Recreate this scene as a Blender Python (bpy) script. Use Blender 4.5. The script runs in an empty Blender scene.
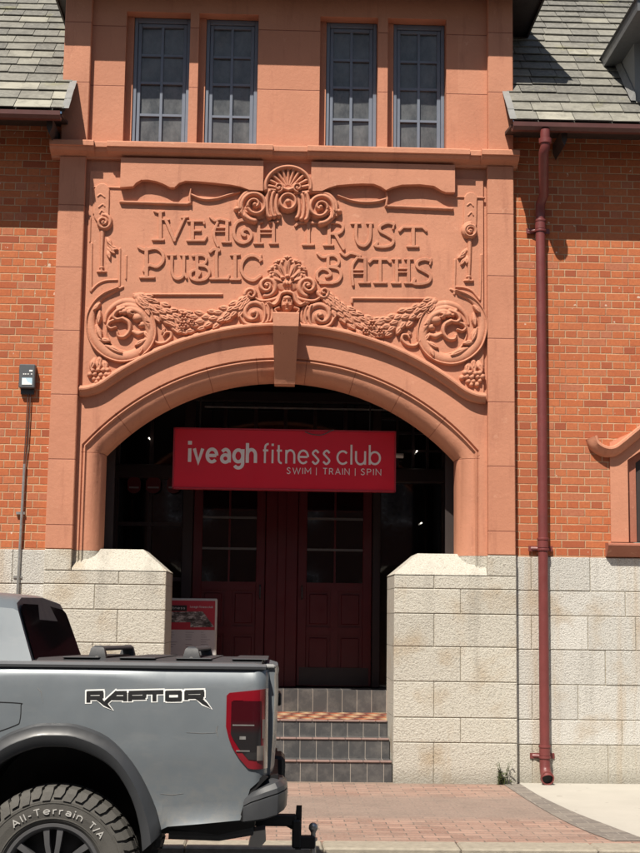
import bpy, math, random
import numpy as np
from mathutils import Vector
R = math.radians
random.seed(7)
SC = bpy.context.scene
COL = SC.collection

# ------------------------------------------------------------------ camera
F = 1400.0; IW, IH = 640.0, 853.0
YAW, PITCH, ROLL = .031, .1332, .01285
CAM = np.array([-.045, -13.3, 1.541])
fw = np.array([math.sin(YAW)*math.cos(PITCH), math.cos(YAW)*math.cos(PITCH), math.sin(PITCH)])
r0 = np.array([math.cos(YAW), -math.sin(YAW), 0.0]); u0 = np.cross(r0, fw)
UP = math.cos(ROLL)*u0 - math.sin(ROLL)*r0
RT = math.cos(ROLL)*r0 + math.sin(ROLL)*u0
cd = bpy.data.cameras.new('camera'); cam = bpy.data.objects.new('camera', cd); COL.objects.link(cam)
from mathutils import Matrix
cam.matrix_world = Matrix(((RT[0], UP[0], -fw[0], CAM[0]), (RT[1], UP[1], -fw[1], CAM[1]), (RT[2], UP[2], -fw[2], CAM[2]), (0, 0, 0, 1)))
cd.sensor_fit = 'HORIZONTAL'; cd.sensor_width = 36; cd.lens = F/IW*36; cd.clip_start = .1; cd.clip_end = 500
SC.camera = cam

def ray(px, py): return fw + (px-IW/2)/F*RT - (py-IH/2)/F*UP
def W(px, py, Y=0.0):
    """photo pixel -> point on the vertical plane y = Y (survey of the real facade)"""
    d = ray(px, py); t = (Y-CAM[1])/d[1]; q = CAM+t*d
    return float(q[0]), float(q[2])
def Wz(py, Y=0.0, px=300): return W(px, py, Y)[1]
def Wx(px, py, Y=0.0): return W(px, py, Y)[0]

# ------------------------------------------------------------------ light
SUN_EL, SUN_AZ = 55.5, 25.0           # azimuth measured left of the facade's normal
wd = bpy.data.worlds.new('World'); SC.world = wd; wd.use_nodes = True
nt = wd.node_tree; nt.nodes.clear()
sky = nt.nodes.new('ShaderNodeTexSky'); sky.sky_type = 'NISHITA'; sky.sun_disc = False
sdir = Vector((-math.sin(R(SUN_AZ))*math.cos(R(SUN_EL)), -math.cos(R(SUN_AZ))*math.cos(R(SUN_EL)), math.sin(R(SUN_EL))))
sky.sun_elevation = R(SUN_EL); sky.sun_rotation = math.atan2(sdir.x, sdir.y)
sky.air_density = 1.2; sky.dust_density = 1.5
bg = nt.nodes.new('ShaderNodeBackground'); bg.inputs[1].default_value = .05
wo = nt.nodes.new('ShaderNodeOutputWorld')
nt.links.new(sky.outputs[0], bg.inputs[0]); nt.links.new(bg.outputs[0], wo.inputs[0])
sl = bpy.data.lights.new('sun', 'SUN'); sl.energy = 5.0; sl.angle = R(.5); sl.color = (1, .93, .82)
so = bpy.data.objects.new('sun', sl); COL.objects.link(so); so.location = (-6, -12, 14)
so.rotation_euler = sdir.to_track_quat('Z', 'Y').to_euler()
SC.view_settings.view_transform = 'Standard'; SC.view_settings.look = 'None'
SC.view_settings.exposure = .50; SC.view_settings.gamma = 1
SC.cycles.max_bounces = 8

# ------------------------------------------------------------------ materials
class NT:
    def __init__(s, name):
        s.m = bpy.data.materials.new(name); s.m.use_nodes = True
        s.t = s.m.node_tree; s.p = s.t.nodes['Principled BSDF']
        s.oc = None
    def n(s, typ, **k):
        nd = s.t.nodes.new('ShaderNode'+typ)
        for a, b in k.items(): setattr(nd, a, b)
        return nd
    def L(s, a, b): s.t.links.new(a, b)
    def _in(s, sock, v):
        if hasattr(v, 'is_output') or isinstance(v, bpy.types.NodeSocket): s.L(v, sock)
        else: sock.default_value = v
    def obj(s):
        if s.oc is None: s.oc = s.n('TexCoord').outputs['Object']
        return s.oc
    def xyz(s):
        x = s.n('SeparateXYZ'); s.L(s.obj(), x.inputs[0]); return x.outputs
    def m_(s, op, a, b=0.0, c=0.0):
        nd = s.n('Math', operation=op); s._in(nd.inputs[0], a); s._in(nd.inputs[1], b); s._in(nd.inputs[2], c); return nd.outputs[0]
    def noise(s, scale, detail=3, rough=.55, vec=None, col=False):
        nd = s.n('TexNoise'); nd.inputs['Scale'].default_value = scale; nd.inputs['Detail'].default_value = detail
        nd.inputs['Roughness'].default_value = rough; s.L(vec if vec is not None else s.obj(), nd.inputs['Vector'])
        return nd.outputs['Color' if col else 'Fac']
    def stretch(s, sx, sy, sz):
        mp = s.n('Mapping'); mp.inputs['Scale'].default_value = (sx, sy, sz); s.L(s.obj(), mp.inputs[0]); return mp.outputs[0]
    def rng(s, v, a, b, c=0.0, d=1.0, smooth=False):
        nd = s.n('MapRange', interpolation_type='SMOOTHSTEP' if smooth else 'LINEAR')
        s._in(nd.inputs[0], v)
        for i, q in enumerate((a, b, c, d)): s._in(nd.inputs[i+1], q)
        return nd.outputs[0]
    def mix(s, f, a, b, mode='MIX'):
        nd = s.n('Mix', data_type='RGBA', blend_type=mode)
        s._in(nd.inputs[0], f)
        for sk, v in ((nd.inputs[6], a), (nd.inputs[7], b)):
            if isinstance(v, tuple): sk.default_value = (*v[:3], 1)
            else: s.L(v, sk)
        return nd.outputs[2]
    def ramp(s, f, stops):
        nd = s.n('ValToRGB'); s.L(f, nd.inputs[0]); e = nd.color_ramp.elements
        while len(e) < len(stops): e.new(.5)
        for q, (p, c) in zip(e, stops): q.position = p; q.color = (*c, 1)
        return nd.outputs[0]
    def attr(s, name): return s.n('Attribute', attribute_name=name).outputs['Fac']
    def bump(s, h, strength=.3, dist=.01, prev=None):
        nd = s.n('Bump'); nd.inputs['Strength'].default_value = strength; nd.inputs['Distance'].default_value = dist
        s.L(h, nd.inputs['Height'])
        if prev is not None: s.L(prev, nd.inputs['Normal'])
        return nd.outputs[0]
    def out(s, col=None, rough=None, nrm=None, metal=None, spec=None, coat=None):
        P = s.p.inputs
        if col is not None: s._in(P['Base Color'], (*col, 1) if isinstance(col, tuple) else col)
        if rough is not None: s._in(P['Roughness'], rough)
        if nrm is not None: s.L(nrm, P['Normal'])
        if metal is not None: P['Metallic'].default_value = metal
        if spec is not None: P['Specular IOR Level'].default_value = spec
        if coat is not None: P['Coat Weight'].default_value = coat; P['Coat Roughness'].default_value = .06
        return s.m

M = {}
def simple(name, col, rough=.6, var=.12, scale=9, metal=None, bump=0, spec=None, coat=None):
    m = NT(name); f = m.noise(scale, 4)
    c = m.mix(f, tuple(q*(1-var) for q in col), tuple(min(1, q*(1+var)) for q in col))
    nb = m.bump(m.noise(scale*9, 3), bump, .004) if bump else None
    rr = m.rng(m.noise(scale*2.3, 3), .3, .7, max(.02, rough-.06), rough+.06)
    M[name] = m.out(c, rr, nb, metal, spec, coat); return m

def terracotta(name, joint=None, z0=0, base=(.50, .222, .137), arch=False):
    m = NT(name); X = m.xyz()
    a = m.noise(1.7, 5, .6); b = m.noise(24, 4, .6); g = m.noise(7, 4, .65, m.stretch(1, 1, .16))
    c = m.mix(m.rng(a, .3, .7), tuple(q*.90 for q in base), tuple(q*1.08 for q in base))
    c = m.mix(m.rng(g, .52, .75, 0, .3), c, (.44, .185, .118))
    c = m.mix(m.rng(b, .62, .8, 0, .28), c, (.66, .34, .225))
    sp = m.noise(55, 2, .5)
    c = m.mix(m.rng(sp, .70, .74, 0, .55), c, (.24, .085, .05))
    st_ = m.noise(3.2, 5, .7, m.stretch(2.2, 1, .35))
    c = m.mix(m.rng(st_, .56, .70, 0, .38), c, (.27, .105, .065))
    c = m.mix(m.rng(m.noise(11, 4, .7), .63, .70, 0, .4), c, (.62, .33, .22))
    h = m.noise(90, 3)
    if joint:
        cz = m.m_('FLOOR', m.m_('DIVIDE', m.m_('SUBTRACT', X[2], z0), joint)); cx = m.m_('FLOOR', m.m_('MULTIPLY', m.m_('ADD', X[0], 1.94), .55))
        cv = m.n('CombineXYZ'); m.L(cx, cv.inputs[0]); m.L(cz, cv.inputs[1]); wn = m.n('TexWhiteNoise', noise_dimensions='2D'); m.L(cv.outputs[0], wn.inputs['Vector'])
        c = m.mix(m.rng(wn.outputs['Value'], 0, 1, 0, .35), c, (.40, .155, .09))
    if arch:
        an = m.m_('ARCTAN2', X[0], m.m_('SUBTRACT', X[2], 1.49))
        fa = m.m_('FRACT', m.m_('ADD', m.m_('DIVIDE', an, .196), .52)); da = m.m_('MULTIPLY', m.m_('MINIMUM', fa, m.m_('SUBTRACT', 1.0, fa)), .45)
        dz = m.m_('ABSOLUTE', m.m_('SUBTRACT', X[2], 3.04))
        d = m.m_('ADD', m.m_('MULTIPLY', m.m_('GREATER_THAN', X[2], 3.06), da), m.m_('MULTIPLY', m.m_('LESS_THAN', X[2], 3.06), dz))
        jm = m.rng(d, .002, .005); c = m.mix(jm, (.30, .11, .065), c)
        nb = m.bump(h, .14, .004, m.bump(jm, .4, .005))
    elif joint:
        fz = m.m_('FRACT', m.m_('DIVIDE', m.m_('SUBTRACT', X[2], z0), joint))
        d = m.m_('MULTIPLY', m.m_('MINIMUM', fz, m.m_('SUBTRACT', 1.0, fz)), joint)
        jm = m.rng(d, .002, .006)
        c = m.mix(jm, (.24, .08, .05), c)
        nb = m.bump(jm, .5, .006)
        nb = m.bump(h, .12, .004, nb)
    else:
        nb = m.bump(h, .14, .004)
    nb = m.bump(m.noise(6, 3), .3, .012, nb); nb = m.bump(m.noise(32, 4, .65), .35, .008, nb)
    M[name] = m.out(c, .72, nb, spec=.3)

terracotta('terracotta'); terracotta('terracotta_courses', .62, 6.68); terracotta('terracotta_arch', arch=True)
terracotta('terracotta_shaded', base=(.33, .125, .08))  # darker terracotta copy: shade of the window sill and reveal put into the colour

def brick():
    m = NT('brick'); X = m.xyz()
    wob = m.m_('MULTIPLY', m.m_('SUBTRACT', m.noise(2.5, 2), .5), .012)
    wz = m.m_('MULTIPLY', m.m_('SUBTRACT', m.noise(7, 2), .5), .008)
    z = m.m_('ADD', X[2], wz); x = m.m_('ADD', X[0], wob)
    v = m.m_('DIVIDE', z, .0757); row = m.m_('FLOOR', v); fv = m.m_('FRACT', v)
    par = m.m_('FLOORED_MODULO', row, 2.0)
    w = m.m_('ADD', .1145, m.m_('MULTIPLY', par, .1145))
    u = m.m_('ADD', m.m_('DIVIDE', x, w), m.m_('ADD', m.m_('MULTIPLY', par, .25), 60.0))
    cell = m.m_('FLOOR', u); fu = m.m_('FRACT', u)
    du = m.m_('MULTIPLY', m.m_('MINIMUM', fu, m.m_('SUBTRACT', 1.0, fu)), w)
    dv = m.m_('MULTIPLY', m.m_('MINIMUM', fv, m.m_('SUBTRACT', 1.0, fv)), .0757)
    d = m.m_('ADD', m.m_('MINIMUM', du, dv), m.m_('MULTIPLY', m.m_('SUBTRACT', m.noise(70, 3), .5), .006))
    mask = m.rng(d, .0030, .0066)
    cv = m.n('CombineXYZ'); m.L(cell, cv.inputs[0]); m.L(row, cv.inputs[1])
    wn = m.n('TexWhiteNoise', noise_dimensions='2D'); m.L(cv.outputs[0], wn.inputs['Vector'])
    c = m.ramp(wn.outputs['Value'], [(0, (.30, .082, .042)), (.1, (.42, .118, .050)), (.45, (.47, .142, .056)), (.8, (.50, .165, .070)), (.96, (.42, .155, .085))])
    c = m.mix(m.rng(m.noise(40, 4, .7), .35, .75, 0, .5), c, (.26, .07, .04))
    c = m.mix(m.rng(m.noise(.9, 5, .6), .48, .66, 0, .5), c, (.34, .115, .06))
    mc = m.mix(m.noise(12, 3), (.43, .255, .145), (.55, .375, .24))
    mc = m.mix(m.rng(m.noise(3.1, 3), .45, .62, 0, .75), mc, (.36, .17, .10))
    c = m.mix(mask, mc, c)
    # pale chips where faces have spalled
    c = m.mix(m.rng(m.noise(16, 2), .735, .75, 0, .8), c, (.62, .50, .40))
    nb = m.bump(mask, .7, .008); nb = m.bump(m.noise(120, 3), .25, .004, nb)
    M['brick'] = m.out(c, .85, nb, spec=.2)
brick()

WBAND = Wz(745, 0, 560)+.006
def granite():
    m = NT('granite'); t0 = m.attr('tint'); cool = m.m_('GREATER_THAN', t0, 1.5); t = m.m_('SUBTRACT', t0, m.m_('MULTIPLY', cool, 2.0))
    a = m.noise(60, 4, .7); b = m.noise(2.2, 4)
    base = m.mix(m.rng(t, 0, 1), (.48, .45, .385), (.60, .565, .48))
    base = m.mix(cool, base, m.mix(m.rng(t, 0, 1), (.50, .488, .455), (.64, .622, .58)))
    c = m.mix(m.rng(a, .35, .7, 0, .45), base, (.70, .68, .62))
    v = m.n('TexVoronoi'); v.inputs['Scale'].default_value = 130; m.L(m.obj(), v.inputs['Vector'])
    c = m.mix(m.rng(m.noise(150, 2), .58, .66, 0, .55), c, (.15, .135, .115))
    c = m.mix(m.rng(b, .54, .72, 0, .55), c, (.40, .29, .17)); c = m.mix(m.rng(m.noise(2.2, 4, .6, m.stretch(1.6, 1, .12)), .55, .68, 0, .40), c, (.42, .285, .15))
    c = m.mix(m.rng(m.noise(3, 4, .6, m.stretch(1.5, 1, .2)), .58, .74, 0, .35), c, (.22, .20, .17))
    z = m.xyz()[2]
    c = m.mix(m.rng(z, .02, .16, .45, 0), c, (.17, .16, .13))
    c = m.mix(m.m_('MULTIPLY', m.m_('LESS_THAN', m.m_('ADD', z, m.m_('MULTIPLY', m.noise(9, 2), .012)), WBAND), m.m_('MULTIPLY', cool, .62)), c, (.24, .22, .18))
    c = m.mix(m.m_('LESS_THAN', t, -.5), c, (.35, .315, .25))
    pit = m.noise(58, 4, .7); c = m.mix(m.rng(pit, .30, .46, .55, 0), c, (.20, .18, .145))
    nb = m.bump(pit, .9, .017); nb = m.bump(m.noise(150, 2), .5, .006, nb)
    M['granite'] = m.out(c, .85, nb, spec=.25)
granite()

def slate():
    m = NT('slate'); t = m.attr('tint')
    c = m.ramp(t, [(0, (.10, .097, .09)), (.4, (.16, .155, .138)), (.75, (.22, .212, .18)), (1, (.33, .315, .26))])
    c = m.mix(m.rng(m.noise(26, 5, .7), .42, .75, 0, .5), c, (.34, .33, .28))
    c = m.mix(m.rng(m.noise(5, 5, .7), .46, .66, 0, .6), c, (.105, .10, .088))
    c = m.mix(m.rng(m.noise(2.2, 5, .7), .60, .74, 0, .4), c, (.24, .23, .08))
    nb = m.bump(m.noise(40, 4, .7), .5, .008)
    M['slate'] = m.out(c, .7, nb, spec=.35)
slate()

def pavers():
    m = NT('pavers'); X = m.xyz()
    br = m.n('TexBrick'); br.offset = .5
    mp = m.n('Mapping'); m.L(m.obj(), mp.inputs[0]); m.L(mp.outputs[0], br.inputs['Vector'])
    br.inputs['Scale'].default_value = 1; br.inputs['Brick Width'].default_value = .205; br.inputs['Row Height'].default_value = .105
    br.inputs['Mortar Size'].default_value = .006; br.inputs['Bias'].default_value = 0; br.inputs['Mortar Smooth'].default_value = .3
    br.inputs['Color1'].default_value = (.23, .132, .102, 1); br.inputs['Color2'].default_value = (.36, .225, .175, 1); br.inputs['Mortar'].default_value = (.10, .08, .068, 1)
    c = m.mix(m.rng(m.noise(1.3, 4), .42, .62, 0, .4), br.outputs['Color'], (.28, .21, .17))
    band = m.m_('MULTIPLY', m.rng(X[1], -2.5, -2.2), m.rng(X[1], -1.15, -.9, 1, 0))
    c = m.mix(m.m_('MULTIPLY', band, .75), c, (.21, .165, .14))
    c = m.mix(m.rng(m.noise(45, 5, .75), .45, .75, 0, .65), c, (.38, .31, .26))
    c = m.mix(m.rng(m.noise(4, 5, .7), .5, .7, 0, .5), c, (.17, .135, .115))
    c = m.mix(m.rng(m.noise(9, 3), .68, .72, 0, .5), c, (.12, .10, .09))
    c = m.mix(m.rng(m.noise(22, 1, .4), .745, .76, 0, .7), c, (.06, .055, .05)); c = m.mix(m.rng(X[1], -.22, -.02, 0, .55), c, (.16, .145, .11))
    nb = m.bump(br.outputs['Fac'], -.4, .006); nb = m.bump(m.noise(140, 3), .3, .004, nb)
    M['pavers'] = m.out(c, .85, nb, spec=.2)
pavers()
def greypavers():
    m = NT('grey_pavers')
    br = m.n('TexBrick'); m.L(m.obj(), br.inputs['Vector'])
    br.inputs['Scale'].default_value = 1; br.inputs['Brick Width'].default_value = .205; br.inputs['Row Height'].default_value = .105
    br.inputs['Mortar Size'].default_value = .004
    br.inputs['Color1'].default_value = (.15, .132, .118, 1); br.inputs['Color2'].default_value = (.21, .185, .16, 1); br.inputs['Mortar'].default_value = (.26, .23, .20, 1)
    c = m.mix(m.rng(m.noise(30, 4, .7), .5, .8, 0, .5), br.outputs['Color'], (.36, .32, .28))
    M['grey_pavers'] = m.out(c, .85, m.bump(m.noise(140, 3), .3, .004), spec=.2)
greypavers()
def concrete():
    m = NT('concrete')
    c = m.mix(m.noise(2, 5), (.36, .34, .30), (.47, .445, .395))
    c = m.mix(m.rng(m.noise(40, 4, .7), .5, .8, 0, .4), c, (.36, .33, .29))
    c = m.mix(m.rng(m.noise(8, 2), .70, .73, 0, .5), c, (.2, .18, .15))
    M['concrete'] = m.out(c, .85, m.bump(m.noise(120, 3), .3, .004), spec=.2)
concrete()
simple('kerb_granite', (.30, .265, .21), .8, .4, 18, bump=.8)
simple('asphalt', (.05, .05, .052), .85, .3, 40, bump=.6)

def tiles():
    m = NT('step_tile'); X = m.xyz()
    f = m.m_('FRACT', m.m_('DIVIDE', m.m_('ADD', X[0], 3.03), .155))
    d = m.m_('MULTIPLY', m.m_('MINIMUM', f, m.m_('SUBTRACT', 1.0, f)), .155)
    j = m.rng(d, .0015, .003)
    cid = m.m_('FLOOR', m.m_('DIVIDE', m.m_('ADD', X[0], 3.03), .155))
    wn = m.n('TexWhiteNoise', noise_dimensions='1D'); m.L(cid, wn.inputs['W'])
    c = m.mix(wn.outputs['Value'], (.050, .050, .052), (.075, .073, .074))
    c = m.mix(m.rng(m.noise(6, 5, .7), .45, .75, 0, .5), c, (.20, .185, .17))
    c = m.mix(j, (.34, .30, .26), c)
    M['step_tile'] = m.out(c, .45, m.bump(m.noise(30, 3), .1, .003))
    m = NT('pattern_tile'); X = m.xyz()
    s = .155
    a = m.m_('DIVIDE', m.m_('ADD', X[0], X[1]), s); b = m.m_('DIVIDE', m.m_('SUBTRACT', X[0], X[1]), s)
    ca = m.m_('FLOORED_MODULO', m.m_('FLOOR', a), 3.0); cb = m.m_('FLOORED_MODULO', m.m_('FLOOR', b), 2.0)
    k = m.m_('ADD', m.m_('MULTIPLY', ca, .28), m.m_('MULTIPLY', cb, .25))
    c = m.ramp(k, [(0, (.12, .035, .025)), (.24, (.50, .34, .20)), (.29, (.045, .04, .04)), (.52, (.15, .04, .03)), (.57, (.42, .12, .05)), (.85, (.05, .042, .042))])
    c.node.color_ramp.interpolation = 'CONSTANT'
    M['pattern_tile'] = m.out(c, .4)
tiles()
simple('nosing_tile', (.21, .135, .118), .5, .2, 12)
simple('door_paint', (.075, .006, .010), .35, .15, 5, spec=.4)
simple('dark_paint', (.016, .005, .006), .5, .2, 5)
simple('porch_wall', (.030, .020, .018), .6, .2, 4)
simple('black', (.008, .008, .009), .5, .1)
simple('frame_blue', (.135, .158, .205), .5, .12, 8)
simple('glass_door', (.004, .004, .005), .04, .1, spec=1.0)
simple('pipe_red', (.155, .036, .034), .45, .3, 7, bump=.15, spec=.5)
simple('gutter_red', (.10, .036, .032), .5, .25, 6)
simple('lead', (.22, .22, .215), .5, .3, 9, bump=.3)
simple('dark_wood', (.035, .025, .023), .6, .2, 5)
simple('sign_red', (.62, .010, .030), .35, .06, 4, spec=.4)
simple('sign_white', (.78, .72, .70), .5, .05)
simple('white', (.80, .80, .78), .5, .06)
simple('steel', (.48, .47, .45), .38, .15, 12, metal=.8)
simple('grey_plastic', (.085, .09, .098), .45, .1)
simple('dark_plastic', (.040, .041, .045), .55, .15, 14, bump=.15)
simple('lens_clear', (.20, .17, .15), .15, .1, coat=.6)
simple('flare_grey', (.042, .044, .048), .42, .12, 9, spec=.5)
simple('letter_grey', (.42, .41, .39), .7, .15, 30)
simple('satin_grey', (.105, .108, .115), .4, .1, 10, spec=.5)
simple('rubber', (.075, .071, .064), .8, .3, 22, bump=.4)
simple('rim_grey', (.14, .14, .145), .35, .1, metal=.5)
simple('grey_render', (.22, .225, .23), .8, .12, 3, bump=.2)
simple('cable', (.09, .045, .035), .6)
simple('pale_blue', (.45, .62, .72), .5)
simple('poster_red', (.36, .018, .035), .5, .08)
simple('poster_paper', (.46, .44, .45), .6, .08)
simple('poster_ink', (.16, .15, .17), .6)
simple('leaf', (.075, .095, .03), .6, .5, 20)
simple('opp_brick', (.22, .10, .07), .85, .3, 3)
simple('curtain', (.50, .48, .45), .8)
def paint():
    m = NT('truck_paint')
    c = m.mix(m.noise(2.5, 4), (.150, .171, .190), (.168, .190, .208))
    c = m.mix(m.rng(m.noise(12, 5, .7, m.stretch(.3, 1, 1)), .55, .8, 0, .25), c, (.30, .30, .29))
    c = m.mix(m.m_('MULTIPLY', m.rng(m.noise(16, 5, .75), .42, .7), m.rng(m.xyz()[2], .62, 1.0, .5, .06)), c, (.27, .25, .22))
    M['truck_paint'] = m.out(c, m.rng(m.noise(7, 4), .3, .7, .34, .5), m.bump(m.noise(1.3, 1), .12, .02), .2, coat=.3)
paint()
def lamp_mats():
    m = NT('lamp_red'); c = m.mix(m.noise(6, 2), (.15, .004, .010), (.21, .008, .016)); M['lamp_red'] = m.out(c, .12, coat=.8)
    m = NT('lamp_smoke'); c = m.mix(m.rng(m.xyz()[2], 1.08, 1.15), (.020, .018, .019), (.042, .004, .007)); M['lamp_smoke'] = m.out(c, .1, coat=.8)
    m = NT('window_glass')
    c = m.mix(m.rng(m.noise(4, 6, .75, m.stretch(1.6, 1, 1.0)), .3, .72), (.035, .038, .042), (.14, .145, .148))
    M['window_glass'] = m.out(c, m.rng(m.noise(5, 3), .3, .7, .08, .3), m.bump(m.noise(3, 1), .15, .02), spec=.6)
    m = NT('photo_print'); v = m.noise(14, 4, .7, m.stretch(1, 1, 2.2))
    c = m.ramp(v, [(.36, (.015, .012, .012)), (.5, (.10, .085, .08)), (.6, (.42, .38, .36))]); M['photo_print'] = m.out(c, .5)
    m = NT('tinted_glass'); M['tinted_glass'] = m.out((.006, .007, .010), .06, coat=.5)
lamp_mats()

# ------------------------------------------------------------------ mesh building
ORG = {}
def empty(name, loc, label, cat, group=None):
    o = bpy.data.objects.new(name, None); COL.objects.link(o); o.location = loc
    o['label'] = label; o['category'] = cat
    if group: o['group'] = group
    ORG[o.name] = Vector(loc); return o
def origin(p):
    if p is None: return Vector((0, 0, 0))
    return ORG[p.name]
def link(name, me, mat, parent=None, kind=None, smooth=None):
    o = bpy.data.objects.new(name, me); COL.objects.link(o)
    for mm in (mat if isinstance(mat, (list, tuple)) else [mat]): me.materials.append(M[mm] if isinstance(mm, str) else mm)
    if parent is not None:
        o.parent = parent; ORG[o.name] = origin(parent)
    else: ORG[o.name] = Vector((0, 0, 0))
    if kind: o['kind'] = kind
    if smooth is not None:
        me.polygons.foreach_set('use_smooth', [True]*len(me.polygons))
        if smooth < 180:
            try: me.set_sharp_from_angle(angle=R(smooth))
            except Exception: pass
    return o
def tag(o, label, cat, group=None):
    o['label'] = label; o['category'] = cat
    if group: o['group'] = group
    return o

class MB:
    def __init__(s): s.v = []; s.f = []; s.t = []; s.mi = []; s.tint = .5; s.cm = 0
    def face(s, idx): s.f.append(tuple(idx)); s.t.append(s.tint); s.mi.append(s.cm)
    def add(s, vs):
        b = len(s.v); s.v.extend(tuple(map(float, q)) for q in vs); return b
    def quad(s, a, b, c, d): k = s.add((a, b, c, d)); s.face((k, k+1, k+2, k+3))
    def poly(s, pts): k = s.add(pts); s.face(range(k, k+len(pts)))
    def box(s, x0, x1, y0, y1, z0, z1, bv=0):
        if bv:
            bv = min(bv, (x1-x0)*.45, (y1-y0)*.45, (z1-z0)*.45)
            # chamfered box: rings along z
            def ring(i, z):
                a, b, c, d = x0+i, x1-i, y0+i, y1-i; e = bv
                if i: return [(a, c+0, z), (a, c, z), (b, c, z), (b, c, z), (b, d, z), (b, d, z), (a, d, z), (a, d, z)]
                return [(a, c+e, z), (a+e, c, z), (b-e, c, z), (b, c+e, z), (b, d-e, z), (b-e, d, z), (a+e, d, z), (a, d-e, z)]
            def rr(i, z):
                a, b, c, d = x0+i, x1-i, y0+i, y1-i; e = bv*.9 if not i else bv*.3
                return [(a, c+e, z), (a+e, c, z), (b-e, c, z), (b, c+e, z), (b, d-e, z), (b-e, d, z), (a+e, d, z), (a, d-e, z)]
            s.loft([rr(bv, z0), rr(0, z0+bv), rr(0, z1-bv), rr(bv, z1)], True, True); return
        k = s.add([(x0, y0, z0), (x1, y0, z0), (x1, y1, z0), (x0, y1, z0), (x0, y0, z1), (x1, y0, z1), (x1, y1, z1), (x0, y1, z1)])
        for q in ((0, 3, 2, 1), (4, 5, 6, 7), (0, 1, 5, 4), (1, 2, 6, 5), (2, 3, 7, 6), (3, 0, 4, 7)): s.face([k+i for i in q])
    def loft(s, rings, closed=True, caps=True):
        n = len(rings[0]); ks = [s.add(r) for r in rings]
        for a, b in zip(ks, ks[1:]):
            for i in range(n if closed else n-1):
                j = (i+1) % n; s.face((a+i, a+j, b+j, b+i))
        if caps and closed:
            s.face([ks[0]+i for i in range(n)][::-1]); s.face([ks[-1]+i for i in range(n)])
    def prism(s, pts, y0, y1):
        """outline in x,z extruded along y"""
        s.loft([[(x, y0, z) for x, z in pts], [(x, y1, z) for x, z in pts]])
    def extx(s, prof, x0, x1):
        """outline in y,z extruded along x"""
        s.loft([[(x0, y, z) for y, z in prof], [(x1, y, z) for y, z in prof]])
    def tube(s, path, rad, n=10, caps=True):
        path = [Vector(p) for p in path]; rings = []
        if not isinstance(rad, (list, tuple)): rad = [rad]*len(path)
        u = None
        for i, p in enumerate(path):
            t = (path[min(i+1, len(path)-1)]-path[max(i-1, 0)]).normalized()
            if u is None: u = t.orthogonal().normalized()
            u = (u-t*u.dot(t)).normalized(); w = t.cross(u)
            rings.append([tuple(p+(u*math.cos(a)+w*math.sin(a))*rad[i]) for a in [2*math.pi*k/n for k in range(n)]])
        s.loft(rings, True, caps)
    def lathe(s, prof, axis='z', c=(0, 0, 0), n=24, arc=2*math.pi):
        """prof: (radius, along axis)"""
        full = abs(arc-2*math.pi) < 1e-6; rings = []
        for k in range(n if full else n+1):
            a = arc*k/n; ca, sa = math.cos(a), math.sin(a)
            if axis == 'z': rings.append([(c[0]+r*ca, c[1]+r*sa, c[2]+h) for r, h in prof])
            elif axis == 'y': rings.append([(c[0]+r*ca, c[1]+h, c[2]+r*sa) for r, h in prof])
            else: rings.append([(c[0]+h, c[1]+r*ca, c[2]+r*sa) for r, h in prof])
        if full: rings.append(rings[0])
        s.loft(rings, False, False)
    def ribbon(s, path, w, y, th=.002, yf=None):
        """flat stroke of width w along an x,z path, front face at y"""
        p = [np.array(q, float) for q in path]; closed = np.allclose(p[0], p[-1]) and len(p) > 3
        Ls, Rs = [], []
        n = len(p)
        for i in range(n):
            if closed: a, b = p[i-1] if i else p[-2], p[(i+1)] if i < n-1 else p[1]
            else: a, b = p[max(i-1, 0)], p[min(i+1, n-1)]
            t1 = p[i]-a if (i or closed) else b-p[i]; t2 = b-p[i] if (i < n-1 or closed) else p[i]-a
            t1 = t1/(np.linalg.norm(t1)+1e-9); t2 = t2/(np.linalg.norm(t2)+1e-9)
            nn = np.array([-(t1+t2)[1], (t1+t2)[0]]); nn = nn/(np.linalg.norm(nn)+1e-9)
            cs = max(.45, nn.dot(np.array([-t1[1], t1[0]])))
            ww = w[i] if isinstance(w, (list, tuple)) else w
            Ls.append(p[i]+nn*ww/2/cs); Rs.append(p[i]-nn*ww/2/cs)
        g = (lambda x, z: y) if yf is None else (lambda x, z: yf(x, z)+y)
        f1 = [(q[0], g(q[0], q[1]), q[1]) for q in Ls]; f2 = [(q[0], g(q[0], q[1]), q[1]) for q in Rs]
        b1 = [(x, yy+th, z) for x, yy, z in f1]; b2 = [(x, yy+th, z) for x, yy, z in f2]
        rings = [[a, b, c, d] for a, b, c, d in zip(f1, f2, b2, b1)]
        s.loft(rings, True, not closed)
    def build(s, name, mat, parent=None, kind=None, smooth=None):
        me = bpy.data.meshes.new(name); o = origin(parent)
        me.from_pydata([(x-o.x, y-o.y, z-o.z) for x, y, z in s.v], [], s.f)
        at = me.attributes.new('tint', 'FLOAT', 'FACE'); at.data.foreach_set('value', s.t)
        me.polygons.foreach_set('material_index', s.mi)
        import bmesh
        bm = bmesh.new(); bm.from_mesh(me); bmesh.ops.recalc_face_normals(bm, faces=bm.faces[:]); bm.to_mesh(me); bm.free()
        me.update()
        return link(name, me, mat, parent, kind, smooth)

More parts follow.
